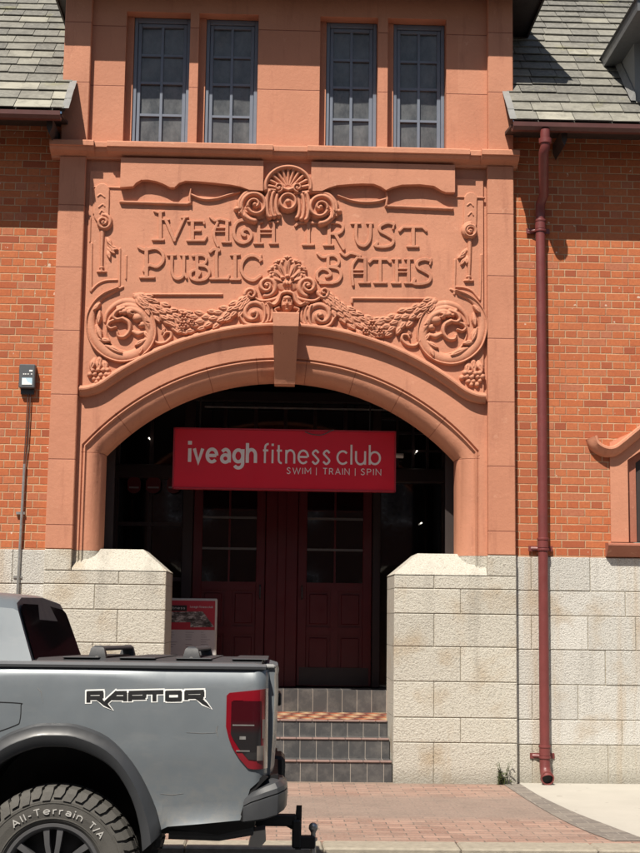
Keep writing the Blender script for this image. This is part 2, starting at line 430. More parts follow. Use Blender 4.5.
def cr(pts, n=8):
    """smooth curve through the points"""
    p = [np.array(q, float) for q in pts]; P = [2*p[0]-p[1]]+p+[2*p[-1]-p[-2]]; out = []
    for i in range(1, len(P)-2):
        a, b, c, d = P[i-1:i+3]
        for k in range(n):
            t = k/n; out.append(.5*((2*b)+(-a+c)*t+(2*a-5*b+4*c-d)*t*t+(-a+3*b-3*c+d)*t**3))
    out.append(p[-1]); return [tuple(q) for q in out]
def spiral(cx, cy, ra, rb, a0, turns, n=40):
    """a0 degrees; positive turns run clockwise in the picture (y down)"""
    return [(cx+(ra+(rb-ra)*k/n)*math.cos(R(a0)+turns*2*math.pi*k/n), cy+(ra+(rb-ra)*k/n)*math.sin(R(a0)+turns*2*math.pi*k/n)) for k in range(n+1)]
def arcp(cx, cz, rx, a0, a1, n=12, rz=None):
    rz = rx if rz is None else rz
    return [(cx+rx*math.cos(R(a0+(a1-a0)*k/n)), cz+rz*math.sin(R(a0+(a1-a0)*k/n))) for k in range(n+1)]

# carved ornament: a height map over the panel, turned into a closed-up relief mesh
class HF:
    S = .4
    def __init__(s, x0, y0, x1, y1):
        s.x0, s.y0 = x0, y0; s.S = HF.S
        s.gx = np.arange(x0, x1+s.S, s.S); s.gy = np.arange(y0, y1+s.S, s.S)
        s.X, s.Y = np.meshgrid(s.gx, s.gy); s.h = np.zeros_like(s.X)
    def _win(s, ax, ay, bx, by):
        i0 = max(0, int((ax-s.x0)/s.S)); i1 = min(len(s.gx), int((bx-s.x0)/s.S)+2)
        j0 = max(0, int((ay-s.y0)/s.S)); j1 = min(len(s.gy), int((by-s.y0)/s.S)+2)
        return slice(j0, j1), slice(i0, i1)
    def stroke(s, pts, r, h, prof='round', add=False):
        n = len(pts)
        rad = [r]*n if not isinstance(r, (list, tuple)) else list(np.interp(np.linspace(0, 1, n), np.linspace(0, 1, len(r)), r))
        hh = [h]*n if not isinstance(h, (list, tuple)) else list(np.interp(np.linspace(0, 1, n), np.linspace(0, 1, len(h)), h))
        for i in range(n-1 if n > 1 else 1):
            a = pts[i]; b = pts[min(i+1, n-1)]; ra, rb = rad[i], rad[min(i+1, n-1)]; ha, hb = hh[i], hh[min(i+1, n-1)]
            m = max(ra, rb)+1
            w = s._win(min(a[0], b[0])-m, min(a[1], b[1])-m, max(a[0], b[0])+m, max(a[1], b[1])+m)
            X = s.X[w]; Y = s.Y[w]
            if X.size == 0: continue
            dx, dy = b[0]-a[0], b[1]-a[1]; L2 = dx*dx+dy*dy+1e-9
            t = np.clip(((X-a[0])*dx+(Y-a[1])*dy)/L2, 0, 1)
            d = np.hypot(X-a[0]-t*dx, Y-a[1]-t*dy); rr = ra+(rb-ra)*t; H = ha+(hb-ha)*t
            if prof == 'round': v = H*np.sqrt(np.clip(1-(d/rr)**2, 0, 1))
            elif prof == 'flat': v = H*np.clip((rr-d)/.4, 0, 1)
            else: v = H*np.clip(1-d/rr, 0, 1)            # ridge
            if add: s.h[w] = np.where(s.h[w] > 0, s.h[w]+v, v)
            else: s.h[w] = np.maximum(s.h[w], v)
    def blob(s, x, y, rx, ry, h, ang=0, add=False, base=0):
        m = max(rx, ry)+1; w = s._win(x-m, y-m, x+m, y+m); X = s.X[w]-x; Y = s.Y[w]-y
        c, q = math.cos(R(ang)), math.sin(R(ang)); a = X*c+Y*q; b = -X*q+Y*c
        d = (a/rx)**2+(b/ry)**2; v = np.where(d < 1, base+h*np.sqrt(np.clip(1-d, 0, 1)), 0)
        s.h[w] = s.h[w]+v if add else np.maximum(s.h[w], v)
    def dent(s, x, y, rx, ry, h, ang=0):
        m = max(rx, ry)+1; w = s._win(x-m, y-m, x+m, y+m); X = s.X[w]-x; Y = s.Y[w]-y
        c, q = math.cos(R(ang)), math.sin(R(ang)); a = X*c+Y*q; b = -X*q+Y*c
        d = (a/rx)**2+(b/ry)**2; s.h[w] = np.where(s.h[w] > 0, np.maximum(.001, s.h[w]-h*np.clip(1-d, 0, 1)), s.h[w])
    def leaf(s, x, y, ang, L, wd, h, curl=0, base=0):
        """pointed leaf with a raised rim and a midrib, growing from x,y along ang"""
        pts = []; a = R(ang)
        for k in range(7):
            t = k/6; pts.append((x+L*t*math.cos(a+R(curl)*t), y+L*t*math.sin(a+R(curl)*t)))
        s.stroke(pts, [wd*.5, wd*.85, wd, wd*.8, wd*.3], [base+h*.15, base+h*.5, base+h*.85, base+h, base+h])
        xm, ym = pts[4]; ang2 = math.degrees(math.atan2(pts[5][1]-pts[3][1], pts[5][0]-pts[3][0]))
        s.dent(xm, ym, L*.42, .75, h*.35, ang2)
    def fan(s, x, y, a0, a1, n, ra, rb, wd, h):
        for k in range(n):
            a = a0+(a1-a0)*k/(n-1); A = R(a)
            s.stroke([(x+ra*math.cos(A), y+ra*math.sin(A)), (x+rb*math.cos(A), y+rb*math.sin(A))], [wd*.4, wd], [h*.6, h])
    def build(s, name, parent, mat='terracotta', Y=-.03, soft=True):
        h = s.h
        # gentle softening, as of many coats of masonry paint
        if soft:
          k = h.copy(); k[1:-1, 1:-1] = (h[1:-1, 1:-1]*4+h[:-2, 1:-1]+h[2:, 1:-1]+h[1:-1, :-2]+h[1:-1, 2:])/8; h = k
        ny, nx = h.shape
        d = fw[None, None]+((s.X-IW/2)/F)[..., None]*RT-((s.Y-IH/2)/F)[..., None]*UP
        t = (Y-CAM[1])/d[..., 1]; P = CAM+t[..., None]*d
        P[..., 1] = np.where(h > 4e-4, Y-h, Y+.003)
        on = h > 4e-4
        q = on[:-1, :-1] | on[1:, :-1] | on[:-1, 1:] | on[1:, 1:]
        J, I = np.nonzero(q); a = J*nx+I
        quads = np.stack([a, a+nx, a+nx+1, a+1], 1)
        used, inv = np.unique(quads, return_inverse=True); quads = inv.reshape(-1, 4)
        co = P.reshape(-1, 3)[used]; o = origin(parent); co = co-np.array(o)
        me = bpy.data.meshes.new(name); me.vertices.add(len(co)); me.vertices.foreach_set('co', co.astype(np.float32).ravel())
        me.loops.add(quads.size); me.loops.foreach_set('vertex_index', quads.ravel().astype(np.int32))
        me.polygons.add(len(quads)); me.polygons.foreach_set('loop_start', np.arange(0, quads.size, 4, dtype=np.int32))
        me.polygons.foreach_set('loop_total', np.full(len(quads), 4, dtype=np.int32)); me.update(); me.validate()
        return link(name, me, mat, parent, smooth=180)

# ------------------------------------------------------------------ stroke alphabet (x height 1)
def glyphs():
    G = {}
    A = arcp
    G['i'] = (.0, [[(0, 0), (0, 1)], 'dot'])
    G['v'] = (.82, [[(0, 1), (.41, 0), (.82, 1)]])
    G['e'] = (.95, [[(.06, .50), (.90, .50)], A(.48, .5, .47, 0, 318, 22)])
    G['a'] = (.78, [[(.08, .80)]+A(.42, .60, .36, 130, 0, 10)+[(.78, 0)], A(.40, .29, .36, 0, 360, 20, .27)])
    G['g'] = (.88, [A(.44, .5, .44, 0, 360, 22), [(.88, 1), (.88, -.05)]+A(.46, -.05, .42, 0, -150, 10, .34)[1:]])
    G['h'] = (.80, [[(0, 0), (0, 1.46)], [(0, .55)]+A(.40, .58, .40, 180, 0, 12)[1:]+[(.80, 0)]])
    G['n'] = (.80, [[(0, 0), (0, 1)], [(0, .55)]+A(.40, .58, .40, 180, 0, 12)[1:]+[(.80, 0)]])
    G['r'] = (.45, [[(0, 0), (0, 1)], [(0, .5)]+A(.40, .56, .40, 180, 75, 7)[1:]])
    G['f'] = (.55, [[(.2, 0), (.2, 1.1)]+A(.50, 1.12, .30, 180, 80, 6)[1:], [(0, .94), (.52, .94)]])
    G['t'] = (.55, [[(.2, 1.35), (.2, .3)]+A(.48, .30, .28, 180, 280, 6)[1:], [(0, .94), (.52, .94)]])
    G['s'] = (.68, [cr([(.64, .82), (.36, 1.0), (.07, .78), (.34, .53), (.63, .25), (.34, 0), (.02, .18)], 5)])
    G['c'] = (.82, [A(.47, .5, .47, 42, 318, 18)])
    G['l'] = (.0, [[(0, 0), (0, 1.46)]])
    G['u'] = (.80, [[(.8, 0), (.8, 1)], [(0, 1)]+A(.40, .42, .40, 180, 360, 12)])
    G['b'] = (.90, [[(0, 0), (0, 1.46)], A(.45, .5, .45, 0, 360, 22)])
    G['S'] = (.8, [cr([(.76, 1.2), (.42, 1.42), (.1, 1.1), (.42, .75), (.76, .36), (.42, 0), (.03, .22)], 5)])
    G['W'] = (1.6, [[(0, 1.4), (.4, 0), (.8, 1.35), (1.2, 0), (1.6, 1.4)]])
    G['I'] = (.0, [[(0, 0), (0, 1.4)]])
    G['M'] = (1.2, [[(0, 0), (0, 1.4), (.6, .45), (1.2, 1.4), (1.2, 0)]])
    G['T'] = (.9, [[(0, 1.4), (.9, 1.4)], [(.45, 1.36), (.45, 0)]])
    G['R'] = (.85, [[(0, 0), (0, 1.4)], [(0, 1.36), (.42, 1.36)]+A(.42, 1.03, .33, 90, -90, 8)[1:]+[(.02, .70)], [(.4, .69), (.85, 0)]])
    G['P'] = (.8, [[(0, 0), (0, 1.4)], [(0, 1.36), (.42, 1.36)]+A(.42, 1.02, .34, 90, -90, 8)[1:]+[(.02, .68)]])
    G['A'] = (1.1, [[(0, 0), (.55, 1.4), (1.1, 0)], [(.2, .46), (.9, .46)]])
    G['N'] = (1.0, [[(0, 0), (0, 1.4), (1.0, 0), (1.0, 1.4)]])
    G['|'] = (.0, [[(0, -.1), (0, 1.5)]])
    G['-'] = (.45, [[(0, .5), (.45, .5)]])
    G['/'] = (.6, [[(0, -.1), (.6, 1.5)]])
    return G
GL = glyphs()
def text(mb, s, x0, x1, z0, xh, w, y, track=.42, space=.75, fit=True, th=.004, place=None):
    tot = 0
    for ch in s: tot += (space if ch == ' ' else GL[ch][0]+track)
    tot -= track; k = (x1-x0)/tot if fit else xh
    x = 0; n = 0
    for ch in s:
        if ch == ' ': x += space; continue
        adv, st = GL[ch]
        for q in st:
            n += 1; yy = y-.0003*(n % 3)
            if q == 'dot': q = [(0, 1.28), (0, 1.28+w/xh*1.15)]; ww = w*1.2
            else: ww = w
            pts = [(x0+(x+a)*k, z0+b*xh) for a, b in q]
            if place: pts = [place(*p) for p in pts]
            mb.ribbon(pts, ww, yy, th)
        x += adv+track

# ================================================================== SETTING
b = MB(); b.loft([[(x, -70, -.5), (x, -3.72, -.5), (x, -3.72, -.174), (x, -6.4, -.12), (x, -70, -.12)] for x in (-60, 60)])
b.build('road', 'asphalt', kind='structure')
b = MB(); b.box(-60, 60, -3.44, 3.2, -.4, 0)
b.build('pavement', 'pavers', kind='structure')
b = MB()
for i in range(-12, 13):
    x = i*.92+.31; b.box(x+.003, x+.917, -3.74, -3.443, -.4, .006, .012)
b.build('kerb', 'kerb_granite', kind='structure')
# curved grey paver band and the concrete crossover right of it
L1 = cr([(502, 783.6), (522, 797), (552, 815), (580, 829), (612, 841.5)], 5); L2_ = cr([(519, 783.6), (541, 797), (575, 813), (606, 825), (650, 841.5)], 5)
def ground(px, py, z=0.0):
    d = ray(px, py); t = (z-CAM[2])/d[2]; q = CAM+t*d; return float(q[0]), float(q[1])
g1 = [ground(*p) for p in L1]; g2 = [ground(*p) for p in L2_]
g1 = [(x, min(-.081, max(-3.43, y))) for x, y in g1]; g2 = [(x, min(-.081, max(-3.43, y))) for x, y in g2]
b = MB()
for (a, c), (d, e) in zip(zip(g1, g1[1:]), zip(g2, g2[1:])): b.quad((*a, .004), (*c, .004), (*e, .004), (*d, .004))
b.build('paver_path', 'grey_pavers', kind='structure')
b = MB()
for a, c in zip(g2, g2[1:]): b.quad((a[0], a[1], .004), (c[0], c[1], .004), (9, c[1], .004), (9, a[1], .004))
b.quad((g2[0][0], g2[0][1], .004), (9, g2[0][1], .004), (9, .05, .004), (g2[0][0], .05, .004))
b.build('concrete_ground', 'concrete', kind='structure')

# ================================================================== BATH HOUSE
BH = empty('bath_house', (0, 0, 0), 'orange terracotta and red brick public baths with carved arched entrance', 'building')
XL, XR = -2.2, 2.235; PIL_L, PIL_R = -1.945, 1.975; YP = -.074; YB = .02; ZG = 2.11
CX0, CZ0, RIN = 0.0, 1.49, 2.30; XJ = 1.70

# brick wings
RW0, RW1, RWB, RWT = 3.18, 4.73, 2.24, 3.22   # right-hand window opening
b = MB(); b.box(-7, XL, YB, .4, ZG, 6.3); b.build('brick_wall', 'brick', BH)
b = MB()
b.box(XR, RW0, YB, .4, ZG, 6.3); b.box(RW1, 7.5, YB, .4, ZG, 6.3); b.box(RW0, RW1, YB, .4, RWT, 6.3); b.box(RW0, RW1, YB, .4, ZG, RWB)
b.build('brick_wall', 'brick', BH)

# granite plinth and entrance piers in squared blocks
def gblock(mb, x0, x1, yf, yb, z0, z1, cool=0):
    g = .0030; bv = .006; mb.tint = random.uniform(.05, .95)+cool
    x0 += g; x1 -= g; z0 += g; z1 -= g
    back = [(x0, yb, z0), (x1, yb, z0), (x1, yb, z1), (x0, yb, z1)]
    rim = [(x0, yf+bv, z0), (x1, yf+bv, z0), (x1, yf+bv, z1), (x0, yf+bv, z1)]
    fr = [(x0+bv, yf, z0+bv), (x1-bv, yf, z0+bv), (x1-bv, yf, z1-bv), (x0+bv, yf, z1-bv)]
    mb.loft([back, rim, fr])
cz_w = [2.11]+[Wz(p, 0, 560) for p in (591, 616, 650, 685, 720, 745)]+[-.1]
cz_p = [1.915]+[Wz(p, -.08, 450) for p in (589, 614, 647, 682, 718, 743)]+[-.1]
def wing(x0, x1, seed, dark=False):
    random.seed(seed); mb = MB()
    for i in range(len(cz_w)-1):
        x = x0 if i % 2 == 0 else x0-.3
        if x0 > 0: x = x0; first = .16+.14*(i % 2)
        else: first = .35+.2*(i % 2)
        xe = x+first
        while x < x1:
            xe = min(xe, x1)
            if x1-xe < .15: xe = x1
            if xe > x0: 
                gblock(mb, max(x, x0), xe, 0.0+random.uniform(-.003, .003), .35, cz_w[i+1], cz_w[i], 2)
                if dark and i == len(cz_w)-2: mb.t[-14:] = [.02]*14
            x = xe; xe = x+random.uniform(.42, .78)
    mb.tint = -1; mb.box(x0, x1, .008, .36, -.1, 2.108)
    return mb
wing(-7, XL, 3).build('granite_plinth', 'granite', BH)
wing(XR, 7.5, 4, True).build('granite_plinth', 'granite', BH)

def pier(x0, x1, xo, joints, seed, sgn):
    """x0..x1 full width, xo = inner edge of the pilaster base; sgn -1 = left pier"""
    random.seed(seed); mb = MB()
    for i in range(len(cz_p)-1):
        xj = joints[i % 2]
        gblock(mb, x0, xj, -.08, .75, cz_p[i+1], cz_p[i]); gblock(mb, xj, x1, -.08, .75, cz_p[i+1], cz_p[i])
    mb.tint = -1; mb.box(x0+.006, x1-.006, -.07, .745, -.1, 1.91)
    mb.tint = .6
    # block under the pilaster reaches full height
    if sgn < 0: gblock(mb, x0, xo, -.08, .7, 1.915, ZG+.004)
    else: gblock(mb, xo, x1, -.08, .7, 1.915, ZG+.004)
    # weathered coping: hipped slope
    mb.tint = .25
    a, e = (xo+.004, x1) if sgn < 0 else (x0, xo-.004)
    if sgn < 0: t0, t1 = a, e-.245
    else: t0, t1 = a+.245, e
    base = [(a, -.08, 1.919), (e, -.08, 1.919), (e, .75, 1.919), (a, .75, 1.919)]
    rim = [(a, -.08, 1.925), (e, -.08, 1.925), (e, .75, 1.925), (a, .75, 1.925)]
    top = [(t0, .15, 2.13), (t1, .15, 2.13), (t1, .75, 2.13), (t0, .75, 2.13)]
    mb.loft([base, rim, top])
    return mb
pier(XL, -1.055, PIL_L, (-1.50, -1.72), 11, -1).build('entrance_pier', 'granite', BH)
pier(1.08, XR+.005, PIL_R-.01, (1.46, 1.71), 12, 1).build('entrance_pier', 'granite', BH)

# pilasters
b = MB(); b.box(XL, PIL_L, YP, .3, ZG+.006, 5.93, .008); b.build('pilaster', 'terracotta_courses', BH)
b = MB(); b.box(PIL_R, XR, YP, .3, ZG+.006, 5.93, .008); b.build('pilaster', 'terracotta_courses', BH)
b = MB(); b.box(XL, -1.938, YP, .3, 6.05, 7.7, .008); b.build('pilaster', 'terracotta_courses', BH)
b = MB(); b.box(1.986, XR, YP, .3, 6.05, 7.7, .008); b.build('pilaster', 'terracotta_courses', BH)

# arch moulding swept up the jambs and over
ARCH = [(.205, .0), (.198, .0), (.190, .022), (.181, .024), (.176, .006), (.167, .004), (.160, .028), (.150, .034)]
ARCH += [(.146-.146*math.sin(R(a)), .034+.17*(1-math.cos(R(a)))) for a in (0, 14, 28, 42, 56, 70, 82, 90)]
ARCH += [(0, .24), (.0, .35), (.1, .352), (.1, .62)]
def arch_path(zb=ZG, n=72):
    pts = [(-XJ, zb, -1, 0, 1)]
    a = math.acos(XJ/RIN)
    zs = CZ0+math.sqrt(RIN**2-XJ**2)
    nx, nz = -math.cos(a), math.sin(a); bx, bz = -1+nx, nz; l = math.hypot(bx, bz); bx, bz = bx/l, bz/l
    pts.append((-XJ, zs, bx, bz, 1/(-bx)))
    for k in range(1, n):
        t = math.pi-a-(math.pi-2*a)*k/n; pts.append((RIN*math.cos(t), CZ0+RIN*math.sin(t), math.cos(t), math.sin(t), 1))
    pts.append((XJ, zs, -bx, bz, 1/(-bx))); pts.append((XJ, zb, 1, 0, 1)); return pts
AP = arch_path()
b = MB(); b.loft([[(x+nx*o*s, y, z+nz*o*s) for o, y in ARCH] for x, z, nx, nz, s in AP], False, False)
b.build('arch_moulding', 'terracotta_arch', BH, smooth=32)
# the jamb mouldings stand on granite stools cut to the same section
for sg in (-1, 1):
    b = MB(); b.tint = .3
    b.loft([[(sg*(XJ+o), y-.002, z) for o, y in ARCH[:-2]]+[(sg*(XJ+.21), .5, z)] for z in (1.93, ZG-.002)])
    xa, xb = sorted((sg*(XJ+.202), sg*(1.972 if sg > 0 else 1.952))); b.box(xa, xb, .002, .5, 1.90, ZG-.002)
    b.build('jamb_stool', 'granite', BH, smooth=30)
# flat wall face round the arch
outer = [(x+nx*.205*s, z+nz*.205*s) for x, z, nx, nz, s in AP]
b = MB(); top = 5.93
ox = [p[0] for p in outer]; 
b.quad((PIL_L-.01, 0, ZG), (outer[0][0], 0, ZG), (outer[0][0], 0, top), (PIL_L-.01, 0, top))
for p, q in zip(outer[1:-1], outer[2:-1]): b.quad((p[0], 0, p[1]), (q[0], 0, q[1]), (q[0], 0, top), (p[0], 0, top))
b.quad((outer[-1][0], 0, ZG), (PIL_R+.01, 0, ZG), (PIL_R+.01, 0, top), (outer[-1][0], 0, top))
b.build('spandrel_wall', 'terracotta', BH)

# keystone: tall console leaning out at the top
b = MB()
zt, zm, zb_ = Wz(312, -.36, 286), Wz(327, -.36, 286), Wz(384.5, -.02, 286)
prof = [(.10, zt+.02), (-.355, zt), (-.365, zt-.012), (-.365, zm+.01), (-.352, zm-.005), (-.295, zm-.09), (-.24, zm-.18), (-.185, zm-.27), (-.13, zm-.36), (-.085, zb_+.07), (-.055, zb_), (.11, zb_)]
w0, w1 = .125, .098; rings = []
for k, wv in ((-1, 0), (1, 0)):
    rings.append([((.022+k*(w1+(w0-w1)*min(1, max(0, (z-zb_)/(zt-zb_))))), y, z) for y, z in prof])
b.loft(rings); b.build('keystone', 'terracotta', BH, smooth=25)

# ---- carved panel
PAN = MB()
def hoodz(x):
    x = abs(x-.01); RR = 2.785
    if x < 1.68: return CZ0+math.sqrt(RR*RR-x*x)
    z0 = CZ0+math.sqrt(RR*RR-1.68**2); sl = -1.68/(z0-CZ0); t = min(x-1.68, .25); return z0+sl*(t-t*t/2/.25)
xs = list(np.linspace(-1.905, 1.94, 90))
for a, c in zip(xs, xs[1:]):
    za, zc = hoodz(a)+.02, hoodz(c)+.02
    PAN.quad((a, -.03, za), (c, -.03, zc), (c, -.03, 5.80), (a, -.03, 5.80))
PAN.quad((xs[0], -.03, hoodz(xs[0])+.02), (xs[0], .01, hoodz(xs[0])+.02), (xs[0], .01, 5.80), (xs[0], -.03, 5.80))
PAN.quad((xs[-1], -.03, hoodz(xs[-1])+.02), (xs[-1], .01, hoodz(xs[-1])+.02), (xs[-1], .01, 5.80), (xs[-1], -.03, 5.80))
PAN.quad((xs[0], -.03, 5.80), (xs[-1], -.03, 5.80), (xs[-1], .01, 5.80), (xs[0], .01, 5.80))
PAN = PAN.build('relief_panel', 'terracotta', BH)
HP = [(.060, -.03), (.056, -.05), (.046, -.056), (.042, -.074), (.034, -.098), (.022, -.106), (.008, -.104), (.0, -.094), (-.006, -.075), (-.022, -.062), (-.040, -.052), (-.046, -.036), (-.048, .01)]
b = MB(); xs2 = list(np.linspace(-1.93, 1.955, 120)); rings = []
for i, x in enumerate(xs2):
    e = .004; dz = (hoodz(x+e)-hoodz(x-e))/(2*e); l = math.hypot(1, dz); nx, nz = -dz/l, 1/l; z = hoodz(x)
    rings.append([(x+nx*o, y, z+nz*o) for o, y in HP])
b.loft(rings); b.build('hood_mould', 'terracotta', PAN, smooth=28)

def mir(p): return (573.6-p[0]+(p[1]-300)*-.012, p[1]+2.4)   # other half of the carving, as it sits on the real wall
def boards():
    l = [(120, 187), (133, 186), (136, 182.5), (141, 179.6), (148, 179.4), (156, 180.8), (163, 183.4), (170, 187), (174.5, 187), (179, 182.8), (185.4, 180.6), (197, 181), (215, 182.6), (232, 184.6), (241, 186.5), (249, 189.5), (263, 190.5)]
    r = [(311, 190.6), (322, 190.6), (329, 187.4), (337, 185), (350, 183.8), (362, 183.2), (374, 183.6), (381, 186.4), (386, 189.8), (392, 187), (402, 184.4), (420, 184), (434, 185.6), (441, 190), (446, 192), (455, 192)]
    for q in (l, r):
        p = [W(x, y, -.108) for x, y in q]; b = MB()
        b.prism([(p[0][0], 5.915)]+p+[(p[-1][0], 5.915)], -.108, .0)
        b.build('moulded_board', 'terracotta', PAN)
boards()
b = MB()
b.box(Wx(262, 180), Wx(311, 180), -.045, .0, 5.62, 5.915); b.build('shell_backing', 'terracotta', PAN)

# lettering
def serif(h, x, y, w=5, r=1.35, d=.03): h.stroke([(x-w, y), (x+w, y)], r, d, 'flat')
LH, LR = .022, 1.5
def lettering1():
    HF.S = .3; h = HF(146, 203, 432, 252)
    def z(X, Y): return (130+X/4, 200+Y/4)
    def s(pts, r=LR, sm=False): 
        q = [z(*p) for p in pts]; h.stroke(cr(q, 6) if sm else q, r, LH, 'flat')
    s([(122, 50), (122, 158)], 2.0); s([(98, 46), (112, 52), (135, 48)], 1.2); s([(92, 160), (134, 160)], 1.4)          # I
    s([(143, 80), (178, 162)], 1.9); s([(220, 70), (178, 162)], 1.5); s([(130, 80), (156, 80)], 1.1); s([(208, 72), (232, 70)], 1.1)  # V
    s([(250, 88), (250, 160)], 2.0); s([(232, 86), (295, 86), (297, 96)], 1.3); s([(252, 124), (282, 124)], 1.3); s([(230, 163), (298, 163), (306, 148)], 1.4)  # E
    s([(322, 70), (340, 84), (360, 78), (398, 86)], 1.5, True); s([(388, 88), (388, 168)], 1.9); s([(350, 92), (336, 130), (340, 160), (352, 186)], 1.6, True); s([(338, 112), (388, 112)], 1.0); s([(338, 128), (388, 128)], 1.0); s([(370, 170), (402, 170)], 1.3)
    s([(486, 92), (468, 84), (446, 82), (424, 96), (415, 128), (424, 158), (448, 172), (474, 164), (486, 140), (472, 118), (452, 122), (450, 138), (460, 142)], 1.9, True)  # G
    s([(515, 92), (515, 172)], 1.9); s([(574, 92), (574, 172)], 1.9); s([(500, 90), (530, 90)], 1.2); s([(560, 90), (592, 88)], 1.2); s([(498, 175), (530, 175)], 1.3); s([(560, 175), (590, 175)], 1.3); s([(515, 120), (574, 120)], 1.0); s([(515, 136), (574, 136)], 1.0)
    h.build('lettering', PAN, soft=False); h = HF(288, 203, 432, 252)
    def z(X, Y): return (290+X/4, 200+Y/4)
    def s(pts, r=LR, sm=False): 
        q = [z(*p) for p in pts]; h.stroke(cr(q, 6) if sm else q, r, LH, 'flat')
    s([(22, 104), (34, 92), (112, 92), (124, 104)], 1.5); s([(74, 96), (74, 178)], 2.0); s([(52, 180), (94, 180)], 1.4)
    s([(156, 92), (156, 178)], 2.0); s([(138, 92), (190, 92), (210, 104), (208, 124), (190, 136), (160, 136)], 1.7, True); s([(180, 136), (214, 196)], 1.9); s([(136, 182), (172, 182)], 1.3)
    s([(264, 98), (264, 150), (274, 176), (296, 184), (312, 172), (320, 150), (322, 98)], 1.8, True); s([(246, 96), (280, 96)], 1.2); s([(308, 96), (330, 96)], 1.2)
    s([(416, 98), (390, 92), (362, 104), (360, 124), (388, 140), (412, 158), (406, 180), (376, 188), (342, 184), (348, 172)], 1.8, True); s([(416, 92), (412, 116)], 1.2)
    s([(438, 124), (452, 110), (530, 110), (544, 124)], 1.5); s([(492, 114), (492, 184)], 2.0); s([(470, 187), (512, 187)], 1.4)
    h.build('lettering', PAN, soft=False)
def lettering2():
    h = HF(134, 240, 300, 300)
    def mk(ox):
        def s(pts, r=LR, sm=False):
            q = [(ox+a/4, 200+c/4) for a, c in pts]; h.stroke(cr(q, 6) if sm else q, r, LH, 'flat')
        return s
    s = mk(130)
    s([(66, 196), (66, 308)], 2.1); s([(36, 190), (60, 200), (104, 194), (130, 214), (132, 246), (108, 268), (76, 262), (58, 284), (60, 272)], 1.8, True); s([(42, 310), (96, 310)], 1.5)
    s([(168, 224), (168, 286), (180, 312), (200, 314), (214, 296), (216, 224)], 1.8, True); s([(152, 222), (182, 222)], 1.2); s([(204, 222), (230, 222)], 1.2); s([(216, 290), (226, 312)], 1.4)
    s([(268, 224), (268, 314)], 1.9); s([(252, 224), (290, 222), (306, 236), (298, 256), (272, 262)], 1.6, True); s([(272, 262), (304, 268), (318, 290), (304, 316), (270, 322), (244, 312), (244, 290), (262, 282), (280, 290), (274, 304)], 1.7, True)
    s([(322, 208), (336, 198), (356, 202), (346, 216), (346, 312)], 1.9, True); s([(322, 316), (392, 316), (396, 304)], 1.5)
    s([(420, 222), (420, 314)], 2.0); s([(404, 222), (438, 220)], 1.2); s([(402, 318), (440, 318)], 1.4)
    s([(524, 240), (500, 224), (472, 226), (450, 250), (446, 284), (464, 312), (494, 322), (522, 304)], 1.9, True); s([(524, 222), (520, 246)], 1.2)
    h.build('lettering', PAN, soft=False); h = HF(300, 240, 446, 300); HF.S = .4; s = mk(290)
    s([(112, 216), (132, 230), (172, 222), (194, 240), (188, 262), (156, 268)], 1.7, True); s([(152, 228), (152, 272)], 1.8)
    s([(156, 268), (192, 276), (204, 300), (190, 326), (152, 332), (114, 322), (108, 294), (128, 276), (154, 284), (162, 300), (146, 308)], 1.8, True); s([(120, 334), (170, 334)], 1.4)
    s([(204, 212), (222, 224), (244, 214), (280, 224)], 1.6, True); s([(300, 236), (300, 328)], 1.9); s([(268, 232), (250, 262), (248, 300), (252, 340)], 1.6, True); s([(246, 282), (298, 282)], 1.0); s([(246, 296), (298, 296)], 1.0); s([(278, 332), (318, 332)], 1.3); s([(268, 232), (302, 236)], 1.3)
    s([(318, 250), (330, 238), (388, 238), (400, 250)], 1.5); s([(360, 242), (360, 330)], 1.9); s([(338, 332), (384, 332)], 1.4)
    s([(426, 240), (426, 330)], 1.9); s([(474, 240), (474, 330)], 1.9); s([(410, 238), (440, 238)], 1.2); s([(460, 238), (490, 238)], 1.2); s([(408, 333), (440, 333)], 1.3); s([(460, 333), (490, 333)], 1.3); s([(426, 276), (474, 276)], 1.0); s([(426, 290), (474, 290)], 1.0)
    s([(562, 244), (538, 238), (512, 246), (508, 268), (534, 284), (560, 302), (556, 326), (528, 336), (494, 334), (498, 318)], 1.8, True); s([(564, 236), (560, 258)], 1.2)
    h.build('lettering', PAN, soft=False)
lettering1(); lettering2()

